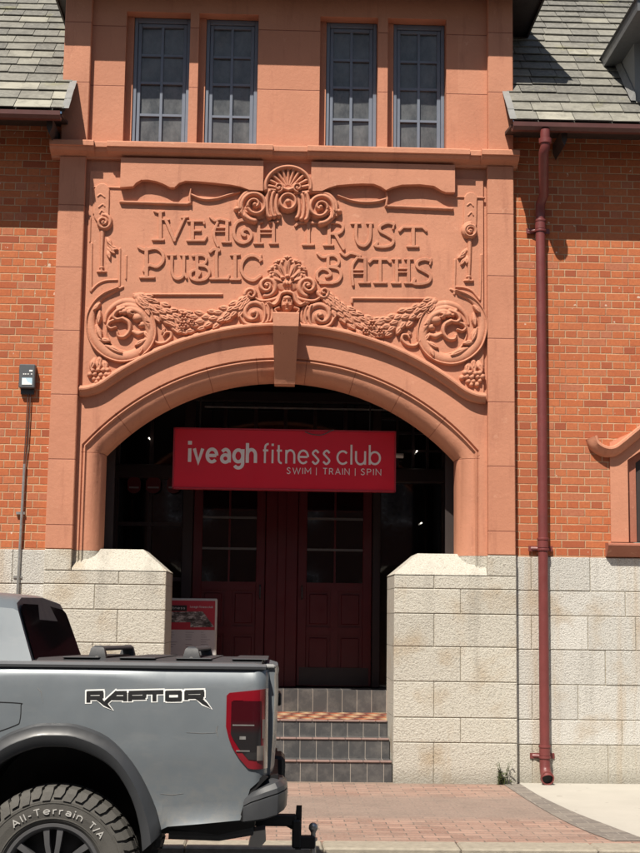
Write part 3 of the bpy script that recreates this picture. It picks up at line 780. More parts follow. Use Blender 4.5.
def shell():
    h = HF(255, 158, 322, 228); x, y = 288.2, 190
    h.blob(x, y-6, 20, 15, .03)
    h.fan(x, y, 188, 352, 11, 4, 19.5, 2.5, .062)
    h.stroke([(x+22.5*math.cos(R(a)), y-2+19.5*math.sin(R(a))) for a in range(170, 372, 6)], 2.6, .085)
    for k in (-1, 1):
        h.stroke(spiral(x+k*9.5, y-1, 4.6, 1, 90, k*1.3), 1.5, .08)
        h.blob(x+k*9.5, y-1, 1.6, 1.6, .08)
    h.stroke([(x-6, y-.5), (x, y+1.5), (x+6, y-.5)], 2.2, .07)
    h.blob(288, 203, 11, 10, .045); h.stroke(spiral(288, 203, 7.6, 7.6, 0, 1), 2, .075); h.blob(288, 203, 3.4, 3.4, .085)
    return h.build('shell', PAN, Y=-.045)
shell()
def volute(k, cx, cy):
    h = HF(cx-32, cy-22, cx+32, cy+24)
    h.blob(cx, cy, 14, 14, .035)
    h.stroke(spiral(cx, cy, 15, 2.5, 90 if k < 0 else 90, -k*1.9, 70), [3.2, 2.6, 2.2, 1.8], [.06, .075, .09, .10]); h.blob(cx, cy, 3, 3, .105)
    for i, (dx, r) in enumerate(((13, 13), (17.5, 12), (22, 10.5))):
        h.stroke([(cx-k*(dx-3*abs(math.sin(R(a)))+2), cy-1+r*math.cos(R(a))) for a in range(8, 175, 8)], 2.5, .075-.01*i)
    h.stroke(cr([(cx-k*26, cy-14), (cx-k*16, cy-15.5), (cx-k*4, cy-16), (cx+k*8, cy-13), (cx+k*15, cy-5), (cx+k*16, cy+3)]), [1.5, 2.6, 2.6, 2], .06)
    for a, L in ((60, 8), (95, 9), (130, 8), (165, 7)):
        h.leaf(cx+k*12, cy+1, a if k > 0 else 180-a, L, 2.6, .05)
    for d in ((14, -1), (18, 3), (13, 6)): h.blob(cx+k*d[0], cy+d[1], 3.2, 2.8, .055)
    return h.build('volute', PAN, Y=-.035)
volute(-1, 255, 206.5); volute(1, 320.5, 209)

def palmette():
    h = HF(248, 246, 328, 332)
    x, y = 287.3, 286
    h.blob(x, y-10, 17, 16, .03)
    for i, (a, L, w) in enumerate(((-90, 28, 4.0), (-66, 25.5, 3.8), (-114, 25.5, 3.8), (-42, 23, 3.6), (-138, 23, 3.6), (-18, 19, 3.4), (-162, 19, 3.4))):
        A = R(a); ex, ey = x+L*.80*math.cos(A), y-2+L*.80*math.sin(A)
        h.stroke([(x+3*math.cos(A), y-2+3*math.sin(A)), (ex, ey)], [1.6, w*1.15], [.03, .052])
        for q in (-75, -32, 0, 32, 75): h.blob(ex+3.2*math.cos(A+R(q)), ey+3.2*math.sin(A+R(q)), 3.0, 2.0, .060-.003*abs(q)/30, a+q)
        for q in (-40, 0, 40): h.dent(ex+1.6*math.cos(A+R(q)), ey+1.6*math.sin(A+R(q)), 2.6, .6, .022, a+q)
        h.dent((x+ex)/2, (y+ey)/2, L*.3, .8, .022, a)
    for dx in (-5, 0, 5): h.blob(x+dx, y-9+abs(dx)*.3, 2.4, 2.2, .06)
    for dx in (-3, 0, 3): h.blob(x+dx, y-2, 2, 3.4, .055)
    for k in (-1, 1):
        c = (287.4+k*20.5, 287)
        h.stroke(spiral(*c, 9.5, 1.5, 100, k*1.7, 50), [3.0, 2.5, 1.9], [.05, .07, .08]); h.blob(*c, 2.6, 2.6, .085)
        h.stroke(cr([(287.4+k*2, 292.5), (287.4+k*9, 298), (287.4+k*18, 301), (287.4+k*28, 301), (287.4+k*36, 295)]), [2.2, 2.4, 2, 1.4], .05)
    return h.build('palmette', PAN)
palmette()
def head():
    h = HF(262, 288, 316, 326); x, y = 287, 304.5
    # parted hair and veil
    for k in (-1, 1):
        for q, r in ((0, 2.4), (2.2, 2.0), (4.2, 1.8)):
            h.stroke(cr([(x, y-11.5-q*.2), (x+k*(6+q*.5), y-9.5+q*.3), (x+k*(9+q), y-2), (x+k*(13+q), y+1.5), (x+k*(18+q), y-1)]), [r, r, r*.9, r*.6], .075-.008*q)
        h.stroke(cr([(x+k*8, y+4), (x+k*12, y+6), (x+k*9, y+10), (x+k*4, y+10)]), 1.6, .06)
    h.blob(x, y, 6.3, 8.6, .085)                                   # face
    h.blob(x, y-5, 5, 3.4, .092)                                   # brow
    for k in (-1, 1):
        h.dent(x+k*2.5, y-1.8, 1.9, 1.2, .03); h.blob(x+k*2.5, y-1.6, 1.0, .7, .083)
        h.blob(x+k*3.4, y+2, 2.1, 2, .088)
    h.stroke([(x, y-2.8), (x, y+1.2)], [.8, 1.3], [.098, .115])    # nose
    h.blob(x, y+3.9, 2.0, .75, .096); h.dent(x, y+3.4, 2.3, .5, .012); h.blob(x, y+6.4, 2.2, 1.5, .092)
    h.build('carved_head', PAN)
head()
def lowscroll(k, cx, cy):
    h = HF(cx-24, cy-16, cx+24, cy+16)
    h.blob(cx+k*2, cy, 15, 10.5, .03)
    h.stroke(spiral(cx, cy, 13, 1.5, 180 if k > 0 else 0, k*1.25, 60), [3.4, 2.8, 2], [.045, .055, .07]); h.blob(cx, cy, 3.2, 3.2, .085)
    for i, d in enumerate((9, 13, 16.5)):
        h.stroke([(cx-k*(d-.5)+k*1.5*math.cos(R(a))*-2, cy+(10-i)*math.sin(R(a))) for a in range(-80, 82, 10)], 1.9, .06-.008*i)
    h.stroke(cr([(cx+k*14, cy+2), (cx+k*8, cy+10), (cx-k*4, cy+11.5), (cx-k*15, cy+8)]), [1.2, 2.2, 2.4, 1.5], .05)
    h.build('scroll', PAN)
lowscroll(-1, 253.5, 314); lowscroll(1, 320.5, 316.2)

def garland(path, r, k, fl):
    p = cr(path, 10); xs_ = [q[0] for q in p]; ys_ = [q[1] for q in p]
    h = HF(min(xs_)-12, min(ys_)-14, max(xs_)+12, max(ys_)+14); n = len(p)
    rad = list(np.interp(np.linspace(0, 1, n), np.linspace(0, 1, len(r)), r))
    h.stroke(p, r, .035)
    mid = min(range(n), key=lambda i: abs(p[i][0]-fl[0][0])); rng_ = random.Random(5 if k < 0 else 6)
    order = list(range(0, mid, 3))+list(range(n-1, mid, -3)); pair = 0
    for i in order:
        j = min(i+1, n-1) if i < mid else max(i-1, 0)
        a = math.degrees(math.atan2(p[j][1]-p[i][1], p[j][0]-p[i][0])); nx, ny = -math.sin(R(a)), math.cos(R(a))
        pair += 1
        for o in (-.78, .0, .78) if pair % 2 else (-.42, .42):
            o2 = o+rng_.uniform(-.12, .12); hb = .024*(1-.5*o2*o2)
            h.leaf(p[i][0]+nx*o2*rad[i], p[i][1]+ny*o2*rad[i], a+o2*22+rng_.uniform(-6, 6), 9.5, 3.4, .036, rng_.uniform(-10, 10), hb)
    for fx, fy, fr in fl:
        h.blob(fx, fy, fr, fr, .06)
        for a in range(0, 360, 60): h.blob(fx+fr*.68*math.cos(R(a)), fy+fr*.68*math.sin(R(a)), fr*.42, fr*.42, .072)
        h.dent(fx, fy, fr*.5, fr*.5, .03); h.blob(fx, fy, fr*.28, fr*.28, .075)
    ex, ey = p[-1] if k < 0 else p[0]
    h.stroke(spiral(ex+k*-1, ey-1, 6, 1, 180, -k*1.3, 40), [2.4, 2, 1.6], [.05, .065, .075])
    h.build('garland', PAN)
garland([(137, 297), (145, 302), (160, 312), (174, 319), (186, 322.5), (200, 322.5), (221, 317), (240, 307), (250, 296)], [4, 6.5, 8, 9, 10, 8.5, 7, 5.5, 3], -1, [(184, 317, 4.6), (183, 326, 4.2), (192, 323, 3.4)])
garland([(325, 294), (333, 304), (345, 314), (360, 323), (372, 328), (384, 327.5), (396, 323), (414, 313), (434, 302)], [3, 5, 7, 8.5, 10, 9, 8, 6.5, 4], 1, [(372, 325, 4.6), (380, 332, 4.2), (366, 332, 3.6)])

def roundel(k, f):
    """scrolled ring with leaf and grotesque head; f maps left-hand coordinates"""
    c = f((128.7, 330))
    h = HF(c[0]-52, c[1]-50, c[0]+52, c[1]+44)
    P = lambda q: [f(a) for a in q]
    ring = P(cr([(123, 287), (112, 292), (100, 299), (92.5, 312), (91.5, 328), (97, 342), (108, 353), (122, 357), (136, 354), (147, 344), (151.5, 331), (148, 316), (139, 305), (127, 301.5), (116, 304.5), (107.5, 313), (105, 322)], 6))
    h.stroke(ring, [1.2, 3.2, 4.6, 5.4, 5.6, 5.2, 4.2, 2.6, 1.4], [.018, .028, .036, .04, .04, .038, .03, .022, .016])
    h.stroke(P(cr([(118, 288), (104, 294), (94, 303), (87.5, 316), (87.5, 331), (93, 346), (105, 357), (121, 362), (138, 358.5), (150.5, 348), (156, 333), (152, 314), (141, 303)], 6)), 1.0, .048)
    h.stroke(P(arcp(128.7, 330, 22, 0, 360, 50)), .9, .022)
    for (x, y, a, L, w) in ((100, 312, 95, 12, 3), (97, 326, 70, 14, 3.2), (100, 304, 130, 9, 2.6), (106, 346, 25, 18, 3.4), (100, 340, 10, 10, 3), (146, 340, 150, 12, 3), (150, 330, 250, 12, 3), (143, 346, 110, 9, 3)):
        q = f((x, y)); h.leaf(q[0], q[1], a if k < 0 else 180-a, L, w, .028, 0, .034)
    S = lambda q, r, hh: h.stroke(P(cr(q, 6)), r, hh)
    S([(149, 336), (147, 324), (141, 314), (131, 310), (123, 312)], [2, 3.6, 4, 3.4, 2.6], [.03, .045, .06, .06, .05])
    S([(124, 309), (117, 312), (114, 317), (117, 320), (123, 319)], [2.4, 2.6, 2, 1.8], .06)
    S([(123, 319), (129, 323), (130, 331), (125, 337), (119, 337), (117.5, 333)], [2.4, 2.4, 2.2, 1.6, 1.3], [.06, .06, .055, .05, .05])
    S([(117, 320), (111, 322), (108, 326), (111, 329), (116, 327.5)], [1.7, 1.8, 1.6, 1.3], .05)
    S([(118, 308), (128, 306), (138, 309), (145, 318), (147, 328)], [2, 3.5, 4, 3.5, 2.5], [.03, .04, .045, .04, .03])
    S([(133, 332), (138, 334), (143, 333)], [2, 3, 2], .035)
    for (x, y, r, hh) in ((131, 313, 5.5, .070), (138, 318, 6.0, .062), (125, 312.5, 4.2, .068), (142, 325, 4, .045), (121, 313.5, 2.2, .072), (118, 309, 2, .05)):
        q = f((x, y)); h.blob(*q, r, r*.85, hh)
    for (x, y) in ((133, 313.5), (127, 316), (139, 324)):
        q = f((x, y)); h.dent(*q, 2, 1.5, .028)
    for (x, y, a, L) in ((138, 310, 300, 8), (142, 314, 330, 8), (144, 322, 20, 7), (144, 331, 60, 8)):
        q = f((x, y)); h.leaf(q[0], q[1], a if k < 0 else 180-a, L, 2.4, .045)
    h.build('scroll_roundel', PAN)
    h2 = HF(f((84 if k < 0 else 119, 0))[0], 352, f((119 if k < 0 else 84, 0))[0], 402)
    for (x, y, a, L, w) in ((100, 358, 95, 12, 4), (95, 359, 110, 11, 3.6), (104, 359, 78, 12, 3.6), (100, 356, 90, 9, 3)):
        q = f((x, y)); h2.leaf(q[0], q[1], a if k < 0 else 180-a, L, w, .045)
    g = random.Random(9 if k < 0 else 10)
    for row, (y, xs3) in enumerate(((371, (93, 98, 103, 108)), (375, (90, 95.5, 101, 106, 110)), (379.5, (94, 99, 104)), (383, (96, 101)))):
        for x in xs3:
            q = f((x+g.uniform(-.8, .8), y+g.uniform(-.6, .6))); r = g.uniform(2.4, 3.2); h2.blob(*q, r, r, .05-.004*row)
    h2.build('fruit_cluster', PAN)
    h3 = HF(f((150 if k < 0 else 178, 0))[0], 326, f((178 if k < 0 else 150, 0))[0], 350)
    h3.stroke(P(cr([(152, 336), (157, 343), (165, 343), (171, 338), (170.5, 333), (166, 333), (164, 336)], 6)), [1.2, 1.9, 1.9, 1.5, 1.2], .035)
    q = f((162, 334)); h3.leaf(q[0], q[1], -60 if k < 0 else -120, 6, 2, .035)
    h3.build('leaf_sprig', PAN)
roundel(-1, lambda p: p); roundel(1, mir)

def strapwork(k, D):
    h = HF(*D['box'])
    h.stroke(D['shaft'], D['sw'], .022, 'flat')
    for q in D['flecks']: h.stroke(q, .9, .034)
    c = D['curl']; h.stroke(spiral(*c, 7.6, 1, -90, -k*1.8, 50), [2.2, 1.9, 1.5], [.04, .055, .065]); h.blob(*c, 2, 2, .07)
    if k > 0: h.stroke(spiral(*c, 5.6, 5.6, 0, 1), 1.5, .06)
    h.stroke(D['stem'], [2.4, 1.8, 1.6], .03); e = D['stem'][-1]
    h.stroke([(e[0]-4, e[1]+1), (e[0]+4, e[1]+1)], 1.1, .03); h.blob(e[0], e[1]-3, 2.6, 1.6, .035)
    for q, r in D['bars']: h.stroke(q, r*.75, .016, 'flat')
    for (x, y, a, L) in D['leaf']: h.leaf(x, y, a, L, 2.3, .035)
    h.build('strapwork', PAN)
strapwork(-1, dict(box=(84, 182, 132, 302), shaft=[(102.3, 191), (101.6, 216)], sw=7.6, flecks=[cr([(98, 197), (101, 195), (105, 198)], 4), cr([(99, 208), (103, 205), (105, 207)], 4), cr([(100, 214), (102, 211), (104, 213)], 4)],
    curl=(104, 223), stem=[(102.5, 232), (102, 250), (101.8, 271)],
    bars=[([(90.6, 218), (90.0, 242)], 1.0), ([(91.5, 244), (91, 291)], 1.9), ([(120, 249), (119.6, 286)], 1.5), ([(126.4, 256), (126, 279)], 1.2), (cr([(91, 291), (98, 284), (106, 280.6), (117, 280)], 5), 1.4), ([(94, 187), (93.6, 214)], 1.0), ([(94, 187), (122, 188)], 1.1)],
    leaf=[(107, 238, 60, 9), (108, 243, 50, 10), (108, 248, 40, 9), (108, 251, 75, 8), (110, 247, 20, 8)]))
strapwork(1, dict(box=(444, 186, 488, 308), shaft=[(470.6, 199), (470, 224)], sw=6.6, flecks=[cr([(467, 206), (470, 204), (473, 207)], 4), cr([(468, 216), (471, 213), (473, 216)], 4)],
    curl=(469.8, 231.5), stem=[(469.6, 241), (469.4, 260), (468.6, 280)],
    bars=[([(455, 260), (454.2, 294)], 1.7), ([(481.2, 255), (480, 300)], 1.4), (cr([(456, 287), (464, 287.6), (472, 291), (479.5, 300)], 5), 1.4), ([(440, 263), (439.6, 288)], 1.1), ([(476, 198), (475.6, 226)], 1.0), ([(456, 197), (484, 198)], 1.1)],
    leaf=[(467, 249, 130, 11), (466, 254, 150, 9), (465, 258, 120, 8), (467, 256, 95, 8)]))

def ledges():
    def one(box, *st):
        h = HF(*box)
        for pts, r_, d, pf in st: h.stroke(pts, r_, d, pf)
        h.build('ledge_moulding', PAN)
    one((130, 290, 226, 300), ([(134, 296.5), (134, 294.6), (222, 294.6)], 1.2, .022, 'flat'))
    one((348, 294, 440, 306), ([(352, 303), (352, 298.6), (435, 299)], 1.2, .022, 'flat'))
    one((118, 186, 244, 208), ([(121, 202.3), (187, 204.3), (190.5, 203)], 1.5, .035, 'flat'), ([(191, 190), (190, 198), (190.5, 204)], [1, 1.6, 1.2], .045, 'round'), (cr([(191, 195), (203, 199.5), (216, 199), (228, 195.5), (240, 192.5)], 5), [1.6, 1.5, 1.1], .035, 'round'))
    one((334, 188, 456, 213), ([(386, 206.5), (452, 209.3)], 1.5, .035, 'flat'), ([(386.5, 193), (387, 200), (386, 206.5)], [1, 1.6, 1.2], .045, 'round'), (cr([(338, 196), (350, 200.5), (362, 202.5), (376, 202), (387, 199)], 5), [1.1, 1.5, 1.6], .035, 'round'))
ledges()

# ---- sill cornice with small breaks forward
def cprof(p): return [(.1, 5.915), (-.05, 5.915), (-.062, 5.932), (-p*.55, 5.945), (-p*.78, 5.962), (-p*.88, 5.985), (-p*.90, 5.997), (-p, 6.0), (-p, 6.045), (-p+.012, 6.056), (.1, 6.062)]
b = MB()
for x0, x1, p in ((-2.285, -1.86, .205), (-1.86, -1.735, .165), (-1.735, -.13, .195), (-.13, .205, .165), (.205, 1.79, .195), (1.79, 1.905, .165), (1.905, 2.275, .205)): b.extx(cprof(p), x0, x1)
b.build('sill_cornice', 'terracotta', BH)

# ---- upper wall with four windows
OP = [(-1.605, -.972), (-.885, -.295), (.32, .897), (.995, 1.58)]; ZW0, ZW1 = 6.062, 7.455
b = MB(); edges = [-1.938]+[q for o in OP for q in o]+[1.986]
for i in range(0, len(edges), 2): b.box(edges[i], edges[i+1], 0, .4, 6.06, ZW1)
b.box(-1.938, 1.986, 0, .4, ZW1, 7.72)
b.build('upper_wall', 'terracotta_courses', BH)
b = MB()
for o in OP:
    b.box(o[0], o[0]+.066, .12, .38, ZW0, ZW1-.002)
    b.box(o[0], o[1], -.012, .38, 6.058, 6.075)
b.build('window_rebate', 'terracotta', BH)
for wi, o in enumerate(OP):
    x0, x1 = o[0]+.068, o[1]-.003; z0, z1 = 6.076, ZW1-.003; fy = .14
    f = MB()
    f.box(x0, x0+.035, fy, fy+.09, z0, z1, .004); f.box(x1-.035, x1, fy, fy+.09, z0, z1, .004); f.box(x0+.035, x1-.035, fy, fy+.09, z1-.05, z1, .004); f.box(x0+.035, x1-.035, fy, fy+.09, z0, z0+.03, .004)
    win = f.build('window', 'frame_blue', BH)
    a0, a1, c0, c1 = x0+.037, x1-.037, z0+.032, z1-.052; s = MB()
    s.box(a0, a0+.036, fy+.02, fy+.07, c0, c1, .004); s.box(a1-.036, a1, fy+.02, fy+.07, c0, c1, .004); s.box(a0+.036, a1-.036, fy+.02, fy+.07, c1-.036, c1, .004); s.box(a0+.036, a1-.036, fy+.02, fy+.07, c0, c0+.03, .004)
    mx = (a0+a1)/2; s.box(mx-.013, mx+.013, fy+.02, fy+.065, c0+.03, c1-.036)
    for k, zz in enumerate((Wz(58, fy), Wz(85.5, fy), Wz(117.5, fy))): s.box(a0+.036, a1-.036, fy+.024, fy+.061, zz-.012, zz+.012)
    s.build('sash', 'frame_blue', win)
    g = MB(); random.seed(20+wi)
    zs = [c0+.02, Wz(117.5, fy), Wz(85.5, fy), Wz(58, fy), c1-.02]
    for q in range(2):
        for r_ in range(4):
            ga, gb = (a0+.03, mx) if q == 0 else (mx, a1-.03); t1, t2 = random.uniform(-.004, .004), random.uniform(-.004, .004)
            g.quad((ga, fy+.05+t1, zs[r_]), (gb, fy+.05-t1, zs[r_]), (gb, fy+.05-t1+t2, zs[r_+1]), (ga, fy+.05+t1+t2, zs[r_+1]))
    g.build('pane', 'window_glass', win)
    bl = MB(); bl.box(a0+.03, a1-.03, fy+.10, fy+.115, c1-.10, c1); bl.build('blind', 'curtain', win)

# ---- top eaves
ZE = 7.70
b = MB(); OV = .35
b.box(XL-.14, XR+.31, -.41, 2.6, ZE, ZE+.04); b.box(XL-.16, XR+.33, -.44, -.41, ZE-.06, ZE+.16)
b.box(XR+.31, XR+.33, -.41, 2.6, ZE-.03, ZE+.16); b.box(XL-.16, XL-.14, -.41, 2.6, ZE-.03, ZE+.16)
b.build('eaves', 'dark_wood', BH)
b = MB(); b.loft([[(XL-.2, -.46, ZE+.165), (XR+.37, -.46, ZE+.165), (XR+.37, 4.4, ZE+.165), (XL-.2, 4.4, ZE+.165)], [(-.9, 1.2, ZE+1.7), (.9, 1.2, ZE+1.7), (.9, 3.0, ZE+1.7), (-.9, 3.0, ZE+1.7)]])
b.build('upper_roof', 'slate', BH)
b = MB(); b.box(XL, XL+.3, .3, 3.2, 5.9, ZE); b.build('return_wall', 'terracotta', BH); b = MB(); b.box(XR-.3, XR, .3, 3.2, 5.9, ZE); b.build('return_wall', 'terracotta', BH)

# ---- wing roofs of lapped slates
ZR, YR, TR = 6.225, -.51, 1.0
def roof(x0, x1, seed):
    g = random.Random(seed); mb = MB(); row = 0; s = 0.0; L = 3.6; ca, sa = math.cos(math.atan(TR)), math.sin(math.atan(TR))
    while s < L:
        gauge = .205*(1-.012*row)+g.uniform(-.006, .006)
        x = x0-(.16 if row % 2 else 0)-g.uniform(0, .05)
        while x < x1:
            w = g.uniform(.27, .40) if row < 4 else g.uniform(.2, .32)
            xa, xb = max(x, x0), min(x+w, x1); x += w
            if xb-xa < .03: continue
            lift = g.uniform(0, .006); th = g.uniform(.008, .014); e = g.uniform(-.010, .010); e2 = e+g.uniform(-.006, .006)
            mb.tint = min(1, max(0, g.gauss(.45, .25)+(.25 if row < 2 else 0)))
            def P(xx, ss, n): return (xx, YR+ss*ca-n*sa, ZR+ss*sa+n*ca)
            s0, s1 = s+e, s+gauge*1.35; s0b = s+e2; gp = .003
            n0 = .030+lift; n1 = .004
            ring0 = [P(xa+gp, s0, n0), P(xb-gp, s0b, n0), P(xb-gp, s0b, n0-th), P(xa+gp, s0, n0-th)]
            ring1 = [P(xa+gp, s1, n1+.006), P(xb-gp, s1, n1+.006), P(xb-gp, s1, n1-.004), P(xa+gp, s1, n1-.004)]
            mb.loft([ring0, ring1])
        s += gauge; row += 1
    mb.tint = 0
    mb.quad((x0, YR+.02, ZR+.0), (x1, YR+.02, ZR+.0), (x1, YR+L*ca, ZR+L*sa-.02), (x0, YR+L*ca, ZR+L*sa-.02))
    return mb
RL0, RL1 = -7.2, -2.105; RR0, RR1 = 2.17, 7.5
rl = roof(RL0, RL1, 1).build('roof', 'slate', BH); rr_ = roof(RR0, RR1, 2).build('roof', 'slate', BH)
def gutter(x0, x1, par):
    mb = MB(); pr = [(YR-.06, 6.205), (YR-.056, 6.165), (YR-.025, 6.135), (YR+.03, 6.135), (YR+.06, 6.165), (YR+.065, 6.205), (YR+.056, 6.205), (YR+.045, 6.17), (YR-.0, 6.15), (YR-.04, 6.17), (YR-.05, 6.205)]
    mb.extx(pr, x0, x1); mb.build('gutter', 'gutter_red', par, smooth=40)
    mb = MB(); mb.extx([(YR+.066, 6.20), (YB, 6.256), (YB, 6.29), (YR+.066, 6.22)], x0, x1); mb.build('soffit', 'dark_wood', par)
    n = 1
    for i in range(n):
        x = (x1-.12) if x1 < 0 else x0+.52
        mb = MB(); mb.prism([(x-.03, 6.18), (x+.03, 6.18), (x+.028, 6.10), (x, 6.03), (x-.028, 6.10)], YR+.1, YB); mb.build('rafter_end', 'dark_wood', par)
gutter(RL0, RL1-.03, rl); gutter(RR0-.02, RR1, rr_)
# lead flashings at the abutments
b = MB(); ca = .7071
for (xa, xb) in ((RL1-.02, RL1+.045), (RR0-.045, RR0+.02)):
    for i in range(3):
        s0, s1 = i*.2, i*.2+.22; n = .022+.006*(i % 2)
        b.loft([[(xa, YR+s0*ca-.02, ZR+s0*ca+.02), (xb, YR+s0*ca-.02, ZR+s0*ca+.02), (xb, YR+s0*ca-n*ca, ZR+s0*ca+n*1.2), (xa, YR+s0*ca-n*ca, ZR+s0*ca+n*1.2)], [(xa, YR+s1*ca-.02, ZR+s1*ca+.02), (xb, YR+s1*ca-.02, ZR+s1*ca+.02), (xb, YR+s1*ca-n*ca, ZR+s1*ca+n*1.2), (xa, YR+s1*ca-n*ca, ZR+s1*ca+n*1.2)]])
    b.build('flashing', 'lead', BH); b = MB()
# dormer at the right
def onroof(px, py):
    d = ray(px, py); s = (ZR+(CAM[1]-YR)*TR-CAM[2])/(d[2]-d[1]*TR); q = CAM+s*d; return q
qe = onroof(599, 59); qa, qb = onroof(608, 67), onroof(644, 103)
XD = (qa[0]+qb[0])/2; ya, yb_ = qa[1], qb[1]-.05; za = qa[2]
b = MB()
b.poly([(XD, yb_, ZR+(yb_-YR)), (XD, ya+.02, za), (XD, yb_, za)]); b.poly([(XD+1.6, yb_, ZR+(yb_-YR)), (XD+1.6, ya+.02, za), (XD+1.6, yb_, za)])
b.quad((XD, yb_, ZR+(yb_-YR)-.05), (XD+1.6, yb_, ZR+(yb_-YR)-.05), (XD+1.6, yb_, za+.5), (XD, yb_, za+.5))
dm = b.build('dormer', 'grey_render', BH)
b = MB()
XE = qe[0]; b.box(XE, XE+1.9, yb_-.75, ya+.12, za-.02, za+.10); b.loft([[(XE-.02, yb_-.78, za+.105), (XE+.95, yb_-.78, za+.9), (XE+1.92, yb_-.78, za+.105)], [(XE-.02, ya+.8, za+.105), (XE+.95, ya+.8, za+.9), (XE+1.92, ya+.8, za+.105)]])
b.build('dormer_eave', 'satin_grey', dm)
b = MB()
for i in range(6):
    t0, t1 = i/6, (i+1.08)/6; y0_, y1_ = yb_+(ya-yb_)*t0, yb_+(ya-yb_)*t1
    z0_, z1_ = ZR+(y0_-YR), ZR+(y1_-YR)
    b.loft([[(XD-.05, y0_-.03, z0_+.045), (XD-.002, y0_-.03, z0_+.045), (XD-.002, y0_-.03, z0_+.13), (XD-.012, y0_-.03, z0_+.13)], [(XD-.05, y1_-.03, z1_+.04), (XD-.002, y1_-.03, z1_+.04), (XD-.002, y1_-.03, z1_+.125), (XD-.012, y1_-.03, z1_+.125)]])
b.build('flashing', 'lead', dm)

# ---- right-hand window with curved hood
xs0 = 3.045
fr = MB()
fr.prism([(3.165, RWB+.02), (3.335, RWB+.02), (3.335, 3.05), (3.45, 3.13), (3.62, 3.18), (3.955, 3.21), (4.29, 3.18), (4.46, 3.13), (4.575, 3.05), (4.575, RWB+.02), (4.745, RWB+.02), (4.745, 3.22), (4.45, 3.36), (3.955, 3.53), (3.46, 3.36), (3.165, 3.22)], .005, .35)
wsur = fr.build('window_surround', 'terracotta', BH)
hp = cr([W(594.5, 436, -.1), W(598, 444, -.1), W(607, 449, -.1), W(616, 448.5, -.1), W(626, 441.5, -.1), W(640, 430, -.1), (3.62, 3.47), (3.80, 3.535), (3.955, 3.55)], 7); hp = hp+[(7.91-x, z) for x, z in hp[::-1][1:]]
b = MB(); rings = []
for i, (x, z) in enumerate(hp):
    a_, c_ = hp[max(i-1, 0)], hp[min(i+1, len(hp)-1)]; t = np.array([c_[0]-a_[0], c_[1]-a_[1]]); t = t/np.linalg.norm(t); nx, nz = -t[1], t[0]
    rings.append([(x+nx*o, y, z+nz*o) for o, y in ((.03, .03), (.036, -.075), (.026, -.092), (.006, -.095), (-.006, -.080), (-.030, -.062), (-.050, -.040), (-.062, -.02), (-.065, .03))])
b.loft(rings); b.build('window_hood', 'terracotta', wsur, smooth=35)
b = MB(); zs0, zs1 = 2.245, 2.112
b.extx([(.3, 2.262), (-.09, 2.247), (-.115, 2.238), (-.117, 2.222), (-.108, 2.212), (-.018, 2.118), (.3, 2.118)], 3.11, 4.81); b.build('window_sill', 'terracotta_shaded', wsur)
b = MB(); b.prism([(3.3, RWB+.025), (3.43, RWB+.025), (3.43, 3.03), (3.52, 3.10), (3.955, 3.20), (4.39, 3.10), (4.48, 3.03), (4.48, RWB+.025), (4.61, RWB+.025), (4.61, 3.33), (3.3, 3.33)], .075, .3); b.build('window_rebate', 'terracotta_shaded', wsur)
b = MB(); b.box(3.34, 4.57, .16, .22, RWB+.03, 3.3); b.build('pane', 'window_glass', wsur)
b = MB()
for x in (3.432, 3.93, 4.43): b.box(x, x+.05, .10, .159, RWB+.03, 3.3)
for z in (2.272, 2.75, 3.2): b.box(3.482, 4.43, .105, .157, z, z+.04)
b.build('window_frame', 'dark_wood', wsur)

# ================================================================== PORCH
YD = 2.2; ZL2 = Wz(690, 1.68, 340); ZL1 = Wz(720.5, .58, 340)
b = MB()
b.box(-1.98, -1.9, .55, 3.3, -.1, 4.3); b.box(1.9, 1.98, .55, 3.3, -.1, 4.3); b.box(-1.9, 1.9, .56, 3.3, 4.2, 4.3)
b.box(-1.9, 1.9, 3.3, 3.4, -.1, 4.3)
b.quad((-1.9, .56, 2.1), (-1.64, .56, 2.1), (-1.64, .56, 4.2), (-1.9, .56, 4.2)); b.quad((1.9, .56, 2.1), (1.64, .56, 2.1), (1.64, .56, 4.2), (1.9, .56, 4.2))
b.build('porch_wall', 'porch_wall', BH)
ST = empty('entrance_steps', (0, .8, 0), 'dark grey tiled entrance steps with pale joints between the granite piers', 'steps')
zs_ = [Wz(761, -.02, 340), Wz(738.5, .28, 340), ZL1, ZL2]
fy_ = [-.02, .28, .58, 1.68]; pz = -.1
for i in range(4):
    x0, x1 = (-1.05, 1.075) if i < 3 else (-1.88, 1.88)
    back = fy_[i+1]+.05 if i < 3 else 2.5
    s = MB(); s.box(x0, x1, fy_[i], back, pz if i == 0 else zs_[i-1]-.02, zs_[i]-.004)
    st = s.build('step', 'step_tile', ST)
    if i == 2:
        s = MB(); s.box(-1.88, -1.052, .58, 1.7, pz, zs_[i]-.004); s.build('side_landing', 'step_tile', ST); s = MB(); s.box(1.077, 1.88, .58, 1.7, pz, zs_[i]-.004); s.build('side_landing', 'step_tile', ST)
        s = MB(); s.box(-1.8, 1.8, .66, 1.676, zs_[i]-.003, zs_[i]+.002); s.build('mosaic_floor', 'pattern_tile', st)
    if i < 3:
        s = MB(); k = x0
        while k < x1-.02:
            s.box(k+.0015, min(k+.1535, x1), fy_[i]-.012, fy_[i]+.07, zs_[i]-.014, zs_[i]+.003, .005); k += .155
        s.build('nosing', 'nosing_tile', st)

